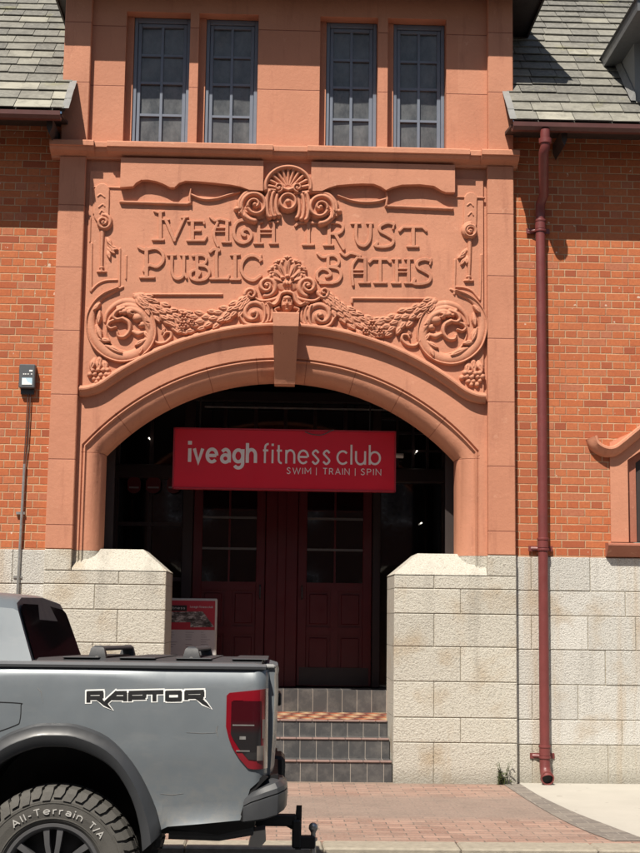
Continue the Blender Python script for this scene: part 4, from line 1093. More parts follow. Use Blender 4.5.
# door screen
D0, D1, DM0, DM1 = -.95, 1.03, -.15, .21; ZD = ZL2; ZDT = 3.0
s = MB()
for x0, x1 in ((-1.9, -1.78), (-1.07, D0), (D1, 1.12), (1.80, 1.9)): s.box(x0, x1, YD-.05, YD+.09, ZD, 4.2, .008)
s.box(-1.9, 1.9, YD-.07, YD+.1, ZDT, ZDT+.16, .012); s.box(-1.9, 1.9, YD-.06, YD+.1, 3.88, 4.0, .01)
s.box(-1.78, -1.07, YD-.04, YD+.06, ZD, ZD+.5); 
for x in (-1.43, -.62, -.28, .05, .38, .72): s.box(x-.02, x+.02, YD-.03, YD+.06, ZDT+.16, 3.88)
for x in (1.3, 1.48, 1.64): s.box(x-.014, x+.014, YD-.03, YD+.06, ZDT+.16, 3.88)
for z in (3.36, 3.56, 3.72): s.box(1.12, 1.8, YD-.028, YD+.058, z-.012, z+.012)
for z in (1.9, 2.5): s.box(-1.78, -1.07, YD-.03, YD+.05, z-.02, z+.02)
s.box(-1.45, -1.41, YD-.032, YD+.052, ZD+.5, ZDT)
scr = s.build('door_screen', 'dark_paint', BH)
s = MB(); s.box(DM0+.003, DM1-.003, YD-.04, YD+.09, ZD, ZDT, .008); s.box((DM0+DM1)/2-.05, (DM0+DM1)/2+.05, YD-.06, YD-.039, ZD, ZDT, .008); s.build('door_post', 'door_paint', scr)
s = MB()
s.quad((-1.78, YD+.03, ZD+.5), (-1.07, YD+.03, ZD+.5), (-1.07, YD+.03, ZDT), (-1.78, YD+.03, ZDT))
s.quad((1.12, YD+.03, ZD), (1.8, YD+.03, ZD), (1.8, YD+.03, ZDT), (1.12, YD+.03, ZDT))
s.quad((-1.8, YD+.03, ZDT+.1), (1.8, YD+.03, ZDT+.1), (1.8, YD+.03, 3.9), (-1.8, YD+.03, 3.9)); s.build('pane', 'glass_door', scr)
s = MB(); s.box(-.85, 1.4, YD-.085, YD-.062, 3.80, 3.815); s.build('curtain_rail', 'steel', scr)
s = MB(); s.tube([(1.13, YD-.12, 3.30), (1.36, YD-.12, 3.29)], .028, 12); s.build('strip_lamp', 'white', scr)
m_ = NT('lamp_glow'); m_.p.inputs['Emission Color'].default_value = (1, .9, .75, 1); m_.p.inputs['Emission Strength'].default_value = 2; M['lamp_glow'] = m_.m
for q in ((149, 438), (417, 451), (421.5, 523)):
    x, z = W(*q, YD-.1); s = MB(); s.lathe([(0, -.008), (.006, -.007), (.008, 0), (.004, .03)], 'y', (x, YD-.1, z), 10); s.box(x-.004, x+.004, YD-.09, YD+.02, z-.004, z+.004); s.build('spot_lamp', 'lamp_glow', scr)
def door(x0, x1, hs):
    s = MB(); z0, z1 = ZD+.012, ZDT-.01; y = YD-.01
    st = .10; zr = Wz(583, YD, 330)
    s.box(x0, x0+st, y, y+.05, z0, z1, .006); s.box(x1-st, x1, y, y+.05, z0, z1, .006)
    s.box(x0+st, x1-st, y, y+.05, z0, z0+.16); s.box(x0+st, x1-st, y, y+.05, zr-.09, zr); s.box(x0+st, x1-st, y, y+.05, z1-.1, z1)
    mid = (x0+x1)/2; zm = (z0+.16+zr-.09)/2
    s.box(mid-.04, mid+.04, y, y+.05, z0+.16, zr-.09)
    for a, c in ((x0+st, mid-.04), (mid+.04, x1-st)):
        s.box(a, c, y, y+.05, zm-.04, zm+.04)
        for e, f in ((z0+.16, zm-.04), (zm+.04, zr-.09)):
            s.box(a, c, y+.02, y+.04, e, f); s.box(a+.035, c-.035, y+.006, y+.021, e+.035, f-.035, .010)
    d = s.build('door', 'door_paint', BH)
    g = MB(); g.box(x0+st, x1-st, y+.022, y+.03, zr, z1-.1); g.build('pane', 'glass_door', d)
    for px_ in (519, 550): zz = Wz(px_, YD, 330); g = MB(); g.box(x0+st, x1-st, y+.004, y+.046, zz-.012, zz+.012); g.build('glazing_bar', 'satin_grey', d)
    g = MB(); g.box(mid-.010, mid+.010, y+.006, y+.044, zr, z1-.1); g.build('glazing_bar', 'door_paint', d)
    g = MB(); xh = x1-.05 if hs > 0 else x0+.05
    g.tube([(xh, y-.004, 1.70), (xh, y-.04, 1.715), (xh, y-.04, 1.83), (xh, y-.004, 1.845)], .008, 8); g.build('handle', 'dark_plastic', d)
    g = MB(); g.box(x0+.03, x1-.03, y-.004, y-.001, z0+.01, z0+.20); g.build('kick_plate', 'dark_paint', d)
door(D0+.004, DM0, 1); door(DM1, D1-.004, -1)

# ================================================================== HANGING SIGN
YS = .78
sx0, sz1 = W(175, 428, YS); sx1, sz0 = W(394.5, 491, YS); sz1 = (sz1+W(396, 433, YS)[1])/2; sz0 = (sz0+W(175, 487, YS)[1])/2
SG = empty('hanging_sign', ((sx0+sx1)/2, YS, sz1), 'long red fascia sign with white lettering hanging inside the arch', 'sign')
b = MB(); b.box(sx0, sx1, YS, YS+.11, sz0, sz1, .004); b.build('sign_box', 'sign_red', SG)
b = MB()
for (x0, x1, z0, z1) in ((sx0-.006, sx1+.006, sz1-.001, sz1+.012), (sx0-.006, sx1+.006, sz0-.012, sz0+.001), (sx0-.012, sx0+.001, sz0-.012, sz1+.012), (sx1-.001, sx1+.012, sz0-.012, sz1+.012)): b.box(x0, x1, YS-.008, YS+.118, z0, z1)
b.build('sign_frame', 'poster_red', SG)
def sgx(px): return Wx(px, 450, YS)
zb0 = Wz(462.3, YS, 215)
b = MB(); xh = Wz(448.8, YS, 215)-zb0
text(b, 'iveagh', sgx(189.8), sgx(255.6), zb0, xh, .033, YS-.004, track=.44)
text(b, 'fitness', sgx(263), sgx(330), zb0-.0, xh, .020, YS-.004, track=.40)
text(b, 'club', sgx(337.5), sgx(380), zb0-.0, xh, .020, YS-.004, track=.40)
b.build('lettering', 'sign_white', SG); b = MB()
xs_c = (Wz(469.0, YS, 330)-Wz(475.0, YS, 330))/1.4
zb1 = Wz(474.4, YS, 330)
for t_, a_, c_ in (('SWIM', 287, 311), ('TRAIN', 323.4, 349.5), ('SPIN', 361, 381)): b = MB(); text(b, t_, sgx(a_), sgx(c_), zb1, xs_c, .0075, YS-.004, track=.5); b.build('lettering', 'sign_white', SG)
for px_ in (316.6, 355.4): b = MB(); b.ribbon([(sgx(px_), zb1-.01), (sgx(px_), zb1+.065)], .006, YS-.004, .004); b.build('divider', 'sign_white', SG)
for x in (sx0+.25, sx1-.25): b = MB(); b.tube([(x, YS+.055, sz1), (x, YS+.055, 4.2)], .008, 6); b.build('hanger', 'black', SG)
b = MB(); b.tube([(x, YS-.012, z) for x, z in cr([W(305, 432, YS), W(312, 434.5, YS), W(322, 435, YS), W(331, 431, YS), W(334, 430, YS)], 5)], .005, 6); b.build('loose_cable', 'grey_plastic', SG)

# ================================================================== DRAINPIPE
XPp = 2.498; YPp = -.055
DP = empty('drainpipe', (XPp, YPp, 0), 'dark red cast iron drainpipe with a swan neck beside the terracotta front', 'drainpipe')
b = MB(); b.tube([(XPp, YPp, z) for z in (.14, 2, 4, 5.50)], .047, 18, False); b.build('pipe', 'pipe_red', DP, smooth=60)
xt = Wx(545, 138, -.52)
b = MB(); b.tube([(xt, -.53, 6.14), (xt, -.53, 5.98), (xt-.01, -.50, 5.93), (XPp+.02, -.14, 5.62), (XPp, YPp-.005, 5.55), (XPp, YPp, 5.42)], .047, 16, False); b.build('swan_neck', 'pipe_red', DP, smooth=60)
b = MB()
for z in (6.03,): b.lathe([(.046, -.025), (.06, -.022), (.062, .022), (.046, .025)], 'z', (xt, -.53, z), 18)
b.build('collar', 'pipe_red', DP, smooth=40)
for z in (5.34, 2.23, .30):
    b = MB()
    for dz in (-.055, .045): b.lathe([(.046, -.012), (.056, -.010), (.058, 0), (.056, .010), (.046, .012)], 'z', (XPp, YPp, z+dz), 18)
    b.lathe([(.0475, -.04), (.052, -.038), (.052, .038), (.0475, .04)], 'z', (XPp, YPp, z), 18)
    b.tube([(XPp-.04, YPp+.03, z-.045), (XPp-.10, YPp+.06, z-.045)], [.016, .022], 8); b.box(XPp-.13, XPp+.10, YPp+.045, YPp+.054, z-.07, z-.02)
    b.build('bracket', 'pipe_red', DP, smooth=40)
b = MB(); b.tube([(XPp, YPp, .30), (XPp, YPp, .16), (XPp+.003, YPp-.02, .11), (XPp+.006, YPp-.085, .055)], [.05, .05, .053, .056], 18, False); b.lathe([(.050, -.012), (.062, -.012), (.064, .012), (.050, .012)], 'y', (XPp+.006, YPp-.085, .065), 18)
b.build('shoe', 'pipe_red', DP, smooth=50)
b = MB(); b.lathe([(0, 0), (.048, 0)], 'y', (XPp+.006, YPp-.07, .066), 16); b.build('outlet', 'black', DP)

# ================================================================== ELECTRIC BOX
bx0, bz1 = W(19.5, 364, -.06); bx1, bz0 = W(34.5, 388, -.06)
EB = empty('junction_box', ((bx0+bx1)/2, YB, bz0), 'small dark grey electrical box with a pale blue sticker and conduit on brick wall', 'electrical box')
b = MB(); b.box(bx0, bx1, -.065, YB-.001, bz0, bz1, .008); b.build('box_body', 'grey_plastic', EB)
b = MB(); b.box(bx0+.012, bx1-.012, -.01, YB-.001, bz0-.055, bz0, .005); b.build('gland', 'dark_plastic', EB)
def bxp(X, Y): return W(X/12.8, 355+Y/12.8, -.066)
b = MB(); (xa, za1), (xb, zb1_) = bxp(282, 290), bxp(410, 382); b.box(xa, xb, -.0675, -.0655, zb1_, za1); b.build('sticker', 'pale_blue', EB)
b = MB(); b.prism([bxp(284, 300), bxp(330, 300), bxp(350, 340), bxp(408, 372), bxp(408, 380), bxp(284, 380)], -.0690, -.0676); (xa, z1_), (xb, z0_) = bxp(375, 190), bxp(418, 212); b.box(xa, xb, -.0675, -.0652, z0_, z1_)
for q in (296, 320, 352, 396): (xa, z1_), (xb, z0_) = bxp(q, 236), bxp(q+16, 250); b.box(xa, xb, -.0675, -.0652, z0_, z1_)
b.build('marking', 'white', EB)
xc = (bx0+bx1)/2+.02
b = MB()
for dx in (-.012, .012): b.tube([(xc+dx, -.005, bz0-.05), (xc+dx*1.1-.008, -.002, 3.1), (xc+dx*.6-.02, 0, 2.88)], .006, 8)
b.build('cable', 'cable', EB)
b = MB(); pp = [W(24.2, 466, -.02), W(17.2, 598, -.02), W(15.5, 640, -.02)]
b.tube([(pp[0][0], -.008, pp[0][1]+.02), (pp[1][0], -.022, pp[1][1]), (pp[2][0], -.022, pp[2][1]), (pp[2][0]-.01, -.022, .9)], .0135, 10)
for z in (2.45, 1.85): b.box(pp[0][0]-.06, pp[0][0]+.02, -.012, YB, z-.012, z+.012)
b.build('conduit', 'steel', EB)

# ================================================================== POSTER BOARD
YQ = 1.5; qx0, qz1 = -1.19, W(200, 598.5, YQ)[1]; qx1 = W(217, 620, YQ)[0]; qz0 = ZL1+.06
PB = empty('notice_board', ((qx0+qx1)/2, YQ+.1, ZL1), 'white framed timetable board with a red header standing behind a granite pier', 'notice board')
b = MB(); b.box(qx0, qx1, YQ, YQ+.03, qz0, qz1, .010); b.build('board_frame', 'curtain', PB)
b = MB(); b.box(qx0+.03, qx1-.022, YQ-.003, YQ-.001, qz0+.03, qz1-.022); b.build('timetable_sheet', 'poster_paper', PB)
zh = W(200, 630, YQ)[1]
def pq(X, Y): return W(160+X/9.846, 590+Y/9.846, YQ)
b = MB(); b.box(qx0+.03, qx1-.022, YQ-.0055, YQ-.0035, zh, qz1-.024); b.build('header', 'poster_red', PB)
b = MB(); b.prism([pq(70, 215), pq(240, 215), pq(420, 212), pq(535, 365), pq(300, 368), pq(300, 318), pq(70, 318)], YQ-.008, YQ-.006); b.build('header_picture', 'photo_print', PB)
b = MB(); (xa, z1_), (xb, z0_) = pq(72, 150), pq(265, 208); b.box(xa, xb, YQ-.0115, YQ-.0085, z0_, z1_); b.build('logo_block', 'black', PB)
b = MB(); (xa, z1_), (xb, z0_) = pq(85, 163), pq(255, 196)
text(b, 'fitness', xa+.01, xb-.01, z0_+.008, .016, .004, YQ-.0125, th=.001)
b.build('lettering', 'poster_paper', PB); b = MB()
(xa, z1_), (xb, z0_) = pq(298, 160), pq(520, 178); text(b, 'iveagh fitness club', xa, xb, z0_, .014, .0035, YQ-.0065, th=.001, space=.4)
b.build('lettering', 'poster_paper', PB)
b = MB(); g = random.Random(4)
for cx_ in (90, 250, 400):
    for k in range(12):
        x, z = pq(cx_, 415+k*24); L = g.uniform(.03, .10)
        if g.random() < .8: b.box(x, x+L, YQ-.0045, YQ-.0032, z-.004, z)
b.build('text_rows', 'poster_ink', PB)
b = MB()
for x in (qx0+.06, qx1-.06): b.tube([(x, YQ+.02, qz0+.1), (x, YQ+.02, ZL1+.002)], .012, 8); b.tube([(x, YQ+.03, qz1-.2), (x, YQ+.32, ZL1+.002)], .010, 8)
b.build('stand', 'satin_grey', PB)

# three dark red stand-ins for unclear shapes in the porch glass
for k, (pa, pb_, lab) in enumerate(((127, 141, 'nearest the arch jamb'), (145.5, 161, 'between the other two'), (166.5, 181, 'beside the long red sign'))):
    x0, z0 = W(pa, 496, YD-.06); x1, z1 = W(pb_, 477, YD-.06)
    b = MB(); b.prism(arcp((x0+x1)/2, z0+.10, (x1-x0)/2, 200, 340, 10, .07)+arcp((x0+x1)/2, z1-.06, (x1-x0)/2, 10, 170, 10, .06), YD-.066, YD-.054)
    q = b.build('porch_shape', 'door_paint'); o = tag(q, 'small dark red rounded stand-in shape in the porch glass, '+lab, 'stand-in shape', 'red stand-in shapes in the porch')
    b = MB(); b.box(x0+.02, x1-.02, YD-.069, YD-.0665, z0+.085, z0+.105); b.build('text_band', 'poster_ink', q)

# ================================================================== WEED
WP = Wx(504, 778, -.13); wd_ = empty('weed', (WP, -.12, .004), 'small green weed growing at foot of the granite pier beside the drainpipe', 'plant')
g = random.Random(3); st = MB(); lf = MB()
for i in range(16):
    x, y = WP+g.uniform(-.07, .07), -.115+g.uniform(-.02, .02); H = g.uniform(.06, .24) if abs(x-WP) < .05 else g.uniform(.03, .09)
    dx, dy = g.uniform(-.06, .06), g.uniform(-.06, .01); pts = [(x+dx*t*t, y+dy*t*t, .003+H*t) for t in (0, .33, .66, 1)]
    st.tube(pts, [.003, .0025, .002, .001], 5)
    for j in range(9):
        t = g.uniform(.2, 1); a = g.uniform(0, 6.28); L = g.uniform(.018, .04); p = Vector((x+dx*t*t, y+dy*t*t, .003+H*t)); d = Vector((math.cos(a), math.sin(a)*.7, g.uniform(-.1, .7))).normalized(); w = d.cross(Vector((0, 0, 1))).normalized()*L*.22
        lf.poly([tuple(p), tuple(p+d*L*.5+w), tuple(p+d*L), tuple(p+d*L*.5-w)])
st.build('stem', 'leaf', wd_); lf.build('leaves', 'leaf', wd_)

# ================================================================== PICKUP TRUCK
ZR0 = -.12; YC = -5.42; XW = -1.085; RW_ = .413; ZWC = ZR0+RW_
TK = empty('pickup_truck', (XW, -6.4, ZR0), 'grey pickup truck with black bed cover and a tow ball parked at kerb', 'pickup truck')
TK.rotation_euler.x = -.02
def far(p): return (p[0], 2*YC-p[1], p[2])
PRF = ([.40, .535, .575, .72, .82, .86, .90, 1.0, 1.12, 1.20, 1.24, 1.262, 1.268], [.075, .012, .034, .020, .008, .003, .002, .0, .002, .007, .013, .022, .034])
def skin(x, z):
    y = -6.40+float(np.interp(z, *PRF))
    if x > -.13: y += .11*(1-math.sqrt(max(0, 1-((x+.13)/.068)**2))) if x < -.062 else .11
    return y
FO = [W(*p, -6.42) for p in [(48, 724), (62, 724), (77, 725.6), (105.6, 737), (128, 759), (144, 785), (157, 817), (160, 836)]]
FI = [W(*p, -6.44) for p in [(48, 747.5), (60, 748), (74, 750), (96, 759), (115, 773.6), (131, 801), (139, 830), (141.5, 853)]]
FO = cr(FO, 4); FI = cr(FI, 4); XA = XW
FO = [(2*XA-x, z) for x, z in FO[::-1] if x > XA+.03]+[q for q in FO if q[0] > XA+.03]
FI = [(2*XA-x, z) for x, z in FI[::-1] if x > XA+.03]+[q for q in FI if q[0] > XA+.03]
FOx = [q[0] for q in FO]; FOz = [q[1] for q in FO]
def zlow(x):
    if FOx[0] < x < -.57: return float(np.interp(x, FOx, FOz))-.03
    if x <= FOx[0]: return .50
    return float(np.interp(x, [-.57, -.556, -.19, -.167, -.145, -.076, -.05], [.50, .519, .553, .625, .70, .760, .765]))
XB0 = -1.80
cols = sorted(set([round(v, 4) for v in list(np.linspace(XB0, -.57, 60))+list(np.linspace(-.565, -.2, 14))+[-.19, -.18, -.167, -.156, -.145, -.13, -.12, -.11, -.10, -.09, -.082, -.076, -.071, -.067, -.064, -.062]]))
def sideskin(flip):
    b = MB(); rings = []
    for x in cols:
        zl = zlow(x); zs = [zl+(1.268-zl)*t for t in np.linspace(0, 1, 16)]+[1.268]
        r = [(x, skin(x, z), z) for z in zs]; r[-1] = (x, -6.30, 1.268) if x < -.1 else (x, max(-6.30, skin(x, 1.268)+.01), 1.268)
        rings.append([far(q) for q in r] if flip else r)
    b.loft(rings, False, False); return b
bed = sideskin(False); 
bs = bed.build('bed_side', 'truck_paint', TK, smooth=40)
sideskin(True).build('bed_side', 'truck_paint', TK, smooth=40)
def flare(flip):
    b = MB(); rings = []; n = 40
    ta = np.linspace(0, 1, n)
    def rs(P):
        d = [0]
        for a, c in zip(P, P[1:]): d.append(d[-1]+math.dist(a, c))
        d = np.array(d)/d[-1]; return np.stack([np.interp(ta, d, [q[0] for q in P]), np.interp(ta, d, [q[1] for q in P])], 1)
    A, B = rs(FO), rs(FI)
    for o, i in zip(A, B):
        yo = skin(min(o[0], -.2), o[1]); L = lambda t: (o[0]+(i[0]-o[0])*t, o[1]+(i[1]-o[1])*t)
        r = []
        for t, y in ((-.02, yo+.012), (.0, yo-.010), (.10, yo-.026), (.42, -6.432), (.50, -6.44), (.93, -6.425), (1.0, -6.415), (1.02, -6.36), (1.0, -6.15)):
            x, z = L(t); r.append((x, y, z))
        rings.append([far(q) for q in r] if flip else r)
    b.loft(rings, False, False); return b
flare(False).build('wheel_arch', 'flare_grey', TK, smooth=38); flare(True).build('wheel_arch', 'flare_grey', TK, smooth=38)
# wheel well lining, chassis, bed tub
b = MB()
for fl in (0, 1):
    rings = []
    for x, z in FI:
        q = [(x, -6.37, z), (x, -5.85, z)]; rings.append([far(p) for p in q] if fl else q)
    b.loft(rings, False, False)
    q = [(x, -5.85, z) for x, z in FI]; b.poly([far(p) for p in q] if fl else q)
    b.build('wheel_well', 'black', TK); b = MB()
b = MB()
b.box(-.60, -.12, -6.28, -4.56, .53, .60); b.box(-4.7, -.2, -5.85, -5.0, .42, .50)
b.prism([(-.62, .50), (-.30, .46), (-.12, .50), (-.12, .535), (-.62, .535)], -6.2, -4.64)
b.build('chassis', 'black', TK)
b = MB(); b.box(-1.19, -.10, -6.31, -4.53, 1.10, 1.26); b.build('bed_tub', 'black', TK)
# rail caps and cover
b = MB()
for fl in (0, 1):
    rings = []
    for x in (-1.9, -1.2, -.6, -.14, -.10, -.078):
        e = 0 if x < -.1 else .015
        q = [(x, -6.385+e, 1.269), (x, -6.39+e, 1.282), (x, -6.375+e, 1.296-e*.4), (x, -6.285, 1.300-e*.4), (x, -6.27, 1.29), (x, -6.27, 1.269)]
        rings.append([far(p) for p in q] if fl else q)
    b.loft(rings); b.build('bed_rail', 'satin_grey', TK, smooth=35); b = MB()
b = MB(); b.loft([[(x, -6.268, 1.27), (x, -6.262, 1.302), (x, -6.2, 1.312), (x, -4.64, 1.312), (x, -4.578, 1.302), (x, -4.572, 1.27)] for x in (-1.215, -.13, -.10)])
for x in (-1.0, -.72, -.44, -.16):
    b.box(x-.09, x+.09, -6.25, -4.59, 1.3125, 1.319, .004)
b.build('bed_cover', 'dark_plastic', TK)
# cross bars over the bed
for cx_ in (-.928, -.456):
    feet = []
    for y in (-6.15, -4.69):
        b = MB(); b.loft([[(cx_-.045, y-.03, 1.285), (cx_+.045, y-.03, 1.285), (cx_+.045, y+.05, 1.285), (cx_-.045, y+.05, 1.285)], [(cx_-.043, y-.028, 1.32), (cx_+.043, y-.028, 1.32), (cx_+.043, y+.05, 1.32), (cx_-.043, y+.05, 1.32)], [(cx_-.032, y-.018, 1.362), (cx_+.032, y-.018, 1.362), (cx_+.032, y+.045, 1.362), (cx_-.032, y+.045, 1.362)], [(cx_-.015, y-.005, 1.375), (cx_+.015, y-.005, 1.375), (cx_+.015, y+.04, 1.375), (cx_-.015, y+.04, 1.375)]])
        feet.append(b)
    b = MB(); b.loft([[(cx_+.034*math.cos(a), y, 1.360+.013*math.sin(a)) for a in np.linspace(0, 2*math.pi, 14)[:-1]] for y in (-6.13, -4.68)]); c = b.build('cross_bar', 'dark_plastic', TK, smooth=60)
    for q in feet: q.build('foot', 'dark_plastic', c, smooth=50)
    b = MB(); b.lathe([(0, -.002), (.011, -.002), (.012, .004)], 'y', (cx_, -6.182, 1.312), 12); b.build('lock', 'steel', c)
# tailgate
b = MB(); rings = []
for y in np.linspace(-6.285, -4.555, 15):
    k = 1-((y-YC)/.87)**6; e = .022*k
    rings.append([(-.085, y, .70), (-.062+e*.6, y, .70), (-.050+e, y, .78), (-.040+e, y, .95), (-.035+e, y, 1.15), (-.038+e, y, 1.235), (-.034+e, y, 1.262), (-.040+e, y, 1.285), (-.07, y, 1.296), (-.098, y, 1.29), (-.098, y, .70)])
b.loft(rings); tgt = b.build('tailgate', 'truck_paint', TK, smooth=40)
b = MB(); b.box(-.02, .004, -5.58, -5.26, 1.06, 1.13, .008); b.build('handle', 'black', tgt)
b = MB(); b.box(-.10, -.03, -6.30, -6.272, 1.268, 1.294, .01); b.build('end_cap', 'lead', tgt)
# rear lamps
LZ = ([-.268, -.262, -.237, -.200, -.156, -.130, -.05], [1.0, .965, .901, .845, .797, .794, .794])
def lamp(name, x0, x1, lo, hi, off, mat, flip, par, zcap=None, zmin=None):
    xs_ = np.linspace(x0, x1, 16); rings = []
    for x in xs_:
        zl = max(float(np.interp(x, *LZ))+lo, zmin or 0); zu = 1.155+(x+.265)*.11-hi
        if x < x0+.012: zu -= .012
        if zcap: zu = min(zu, zcap)
        zu = max(zu, zl+.002)
        r = [(x, skin(x, z)-off, z) for z in np.linspace(zl, zu, 14)]; r = [(x, r[0][1]+off+.01, r[0][2]-.001)]+r+[(x, r[-1][1]+off+.01, r[-1][2]+.001)]
        rings.append([far(p) for p in r] if flip else r)
    b = MB(); b.loft(rings, False, False); return b.build(name, mat, par, smooth=50)
for fl in (0, 1):
    tl = lamp('tail_light', -.267, -.0635, 0, 0, .008, 'lamp_red', fl, TK)
    lamp('lens', -.243, -.098, .045, .030, .0115, 'lamp_smoke', fl, tl, zcap=1.118)
    for (a, c, z0_, z1_) in ((-.235, -.13, 1.000, 1.006), (-.215, -.15, .878, .884), (-.20, -.17, .935, .95), (-.235, -.19, 1.12, 1.126)):
        lamp('bright_strip', a, c, -1, -1, .013, 'steel' if z1_ < 1.1 else 'lamp_red', fl, tl, zcap=z1_, zmin=z0_)
    lamp('reflector', -.092, -.078, -1, -1, .0125, 'lens_clear', fl, tl, zcap=1.03, zmin=.94); lamp('reflector', -.115, -.085, -1, -1, .0125, 'lens_clear', fl, tl, zcap=.905, zmin=.835)
# bumper
def bump_corner(flip):
    path = [(-.176, -6.392, .542, .662), (-.14, -6.402, .546, .690), (-.07, -6.40, .556, .720), (-.012, -6.382, .572, .738), (.020, -6.335, .590, .745), (.034, -6.25, .602, .745), (.036, -6.02, .605, .742), (.0, -5.96, .605, .742)]
    rings = []
    for i, (x, y, zl, zu) in enumerate(path):
        a, c = path[max(0, i-1)], path[min(len(path)-1, i+1)]; t = Vector((c[0]-a[0], c[1]-a[1])).normalized(); nx, ny = t.y, -t.x
        h = zu-zl; r = []
        for o, f_ in ((-.10, .02), (-.02, .0), (0, .06), (.004, .55), (.002, .62), (-.008, .635), (-.008, .655), (.002, .668), (-.002, .80), (-.022, .94), (-.06, 1.0), (-.12, .98)):
            r.append((x+nx*o, y+ny*o, zl+h*f_))
        rings.append([far(p) for p in r] if flip else r)
    b = MB(); b.loft(rings); return b
bp = bump_corner(False).build('bumper', 'flare_grey', TK, smooth=30); bump_corner(True).build('bumper_corner', 'flare_grey', bp, smooth=30)
b = MB(); b.box(-.12, .0, -6.0, -4.84, .56, .69, .02); b.box(-.08, .032, -5.35, -4.95, .62, .775, .02); b.box(-.06, -.01, -6.3, -4.54, .66, .76); b.build('bumper_step', 'black', bp)
b = MB()  # black strip standing for the shade in the gap between body and bumper
b.prism([(-.196, .553), (-.174, .628), (-.150, .705), (-.082, .766), (-.06, .755), (-.125, .69), (-.16, .60), (-.176, .545)], -6.372, -6.30); b.build('bumper_gap_shade', 'black', bp)
# tow bar
HY = -5.42
TB = MB()
p0, p1, p2 = W(283.5, 812, HY), W(296.5, 804, HY), W(301, 846, HY)
TB.box(-.15, p1[0], HY-.04, HY+.04, p0[1]-.055, p0[1]+.005, .006)
TB.prism([(p1[0]-.07, p0[1]-.05), (p1[0]-.01, p2[1]+.10), (p1[0]-.004, p2[1]), (p2[0], p2[1]), (p2[0]+.002, p1[1]+.01), (p1[0], p1[1]+.01), (p1[0]-.004, p0[1]), (p1[0]-.07, p0[1])], HY-.012, HY+.012)
TB.box(p2[0]-.05, p2[0]-.002, HY-.05, HY+.05, p2[1]+.01, p2[1]+.16, .008)
q0 = W(306, 838, HY); TB.box(p2[0]-.01, q0[0]+.05, HY-.035, HY+.035, q0[1]-.035, q0[1]+.03, .006)
tb = TB.build('tow_bar', 'black', TK)
bc = W(313.4, 824, HY); b = MB()
b.lathe([(0, .026)]+[(.026*math.sin(R(a)), .026*math.cos(R(a))) for a in range(15, 150, 15)]+[(.013, -.03), (.014, -.05), (.024, -.055), (.024, -.068), (.015, -.075), (.016, -.14), (.026, -.145), (.026, -.17), (0, -.175)], 'z', (bc[0], HY, bc[1]), 18)
b.build('tow_ball', 'steel', tb, smooth=50)
u0_, u1_ = W(249, 826, -5.6), W(266, 841, -5.6); b = MB(); b.prism([(u0_[0], u1_[1]+.005), (u0_[0]+.02, u0_[1]), (u1_[0]-.005, u0_[1]+.01), (u1_[0], u1_[1]+.03), (u1_[0]-.03, u1_[1]-.004)], -5.72, -5.52); b.build('exhaust_box', 'steel', TK)
b = MB(); b.tube([(-.55, -6.1, .46), (-.30, -6.08, .45), (-.14, -6.02, .47)], .035, 12); b.build('exhaust_pipe', 'dark_plastic', TK)
# cab
b = MB()
def cabsec(xb, xt, top, n=0):
    return [(xb, -6.36, 1.20), (xb, -6.335, 1.272), (xb+(xt-xb)*.85, -6.255, top-.06), (xt, -6.205, top-.02), (xt, -6.08, top+.012), (xt, YC, top+.03)] 
def full(s): return s+[far(q) for q in s[::-1][1:]]
b.loft([full(cabsec(-1.218, -1.335, 1.60)), full(cabsec(-1.235, -1.36, 1.612)), full(cabsec(-1.50, -1.60, 1.63)), full(cabsec(-2.2, -2.2, 1.68)), full(cabsec(-2.75, -2.75, 1.67)), full(cabsec(-3.75, -3.70, 1.16+.12))], True, True)
cab = b.build('cab', 'truck_paint', TK, smooth=35)
def rp(y, z):   # point on the rear wall, 4 mm proud
    t = (z-1.272)/(1.60-1.272); return (-1.218-.117*t+.007, y, z)
b = MB(); rr2 = [(-6.272, 1.285), (-6.238, 1.43), (-6.208, 1.53), (-6.185, 1.562), (-6.10, 1.58), (-5.4, 1.592)]
pts = [rp(*q) for q in rr2]+[rp(2*YC-y, z) for y, z in rr2[::-1][1:]]
b.poly(pts); b.build('rear_window', 'tinted_glass', cab)
b = MB()
for fl in (0, 1):
    q = [(-1.62, -6.325, 1.30), (-1.75, -6.262, 1.54), (-2.7, -6.25, 1.57), (-3.45, -6.335, 1.30)]; q = [(x, y-.008, z) for x, y, z in q]; b.poly([far(p) for p in q] if fl else q)
b.poly([(-2.80, -6.05, 1.655), (-2.80, -4.79, 1.655), (-3.66, -4.65, 1.305), (-3.66, -6.19, 1.305)]); b.build('side_window', 'tinted_glass', cab)
b = MB(); b.box(-3.9, -1.83, -6.36, -4.48, .50, 1.205, .03); b.box(-5.25, -3.75, -6.33, -4.51, .62, 1.20, .06); b.build('front_body', 'truck_paint', TK)
b = MB(); b.box(-5.32, -5.15, -6.34, -4.5, .42, .78, .05); b.build('front_bumper', 'satin_grey', TK)
for y in (-6.05, -4.79): b = MB(); b.box(-5.27, -5.1, y-.2, y+.2, .9, 1.06, .03); b.build('headlight', 'white', TK)
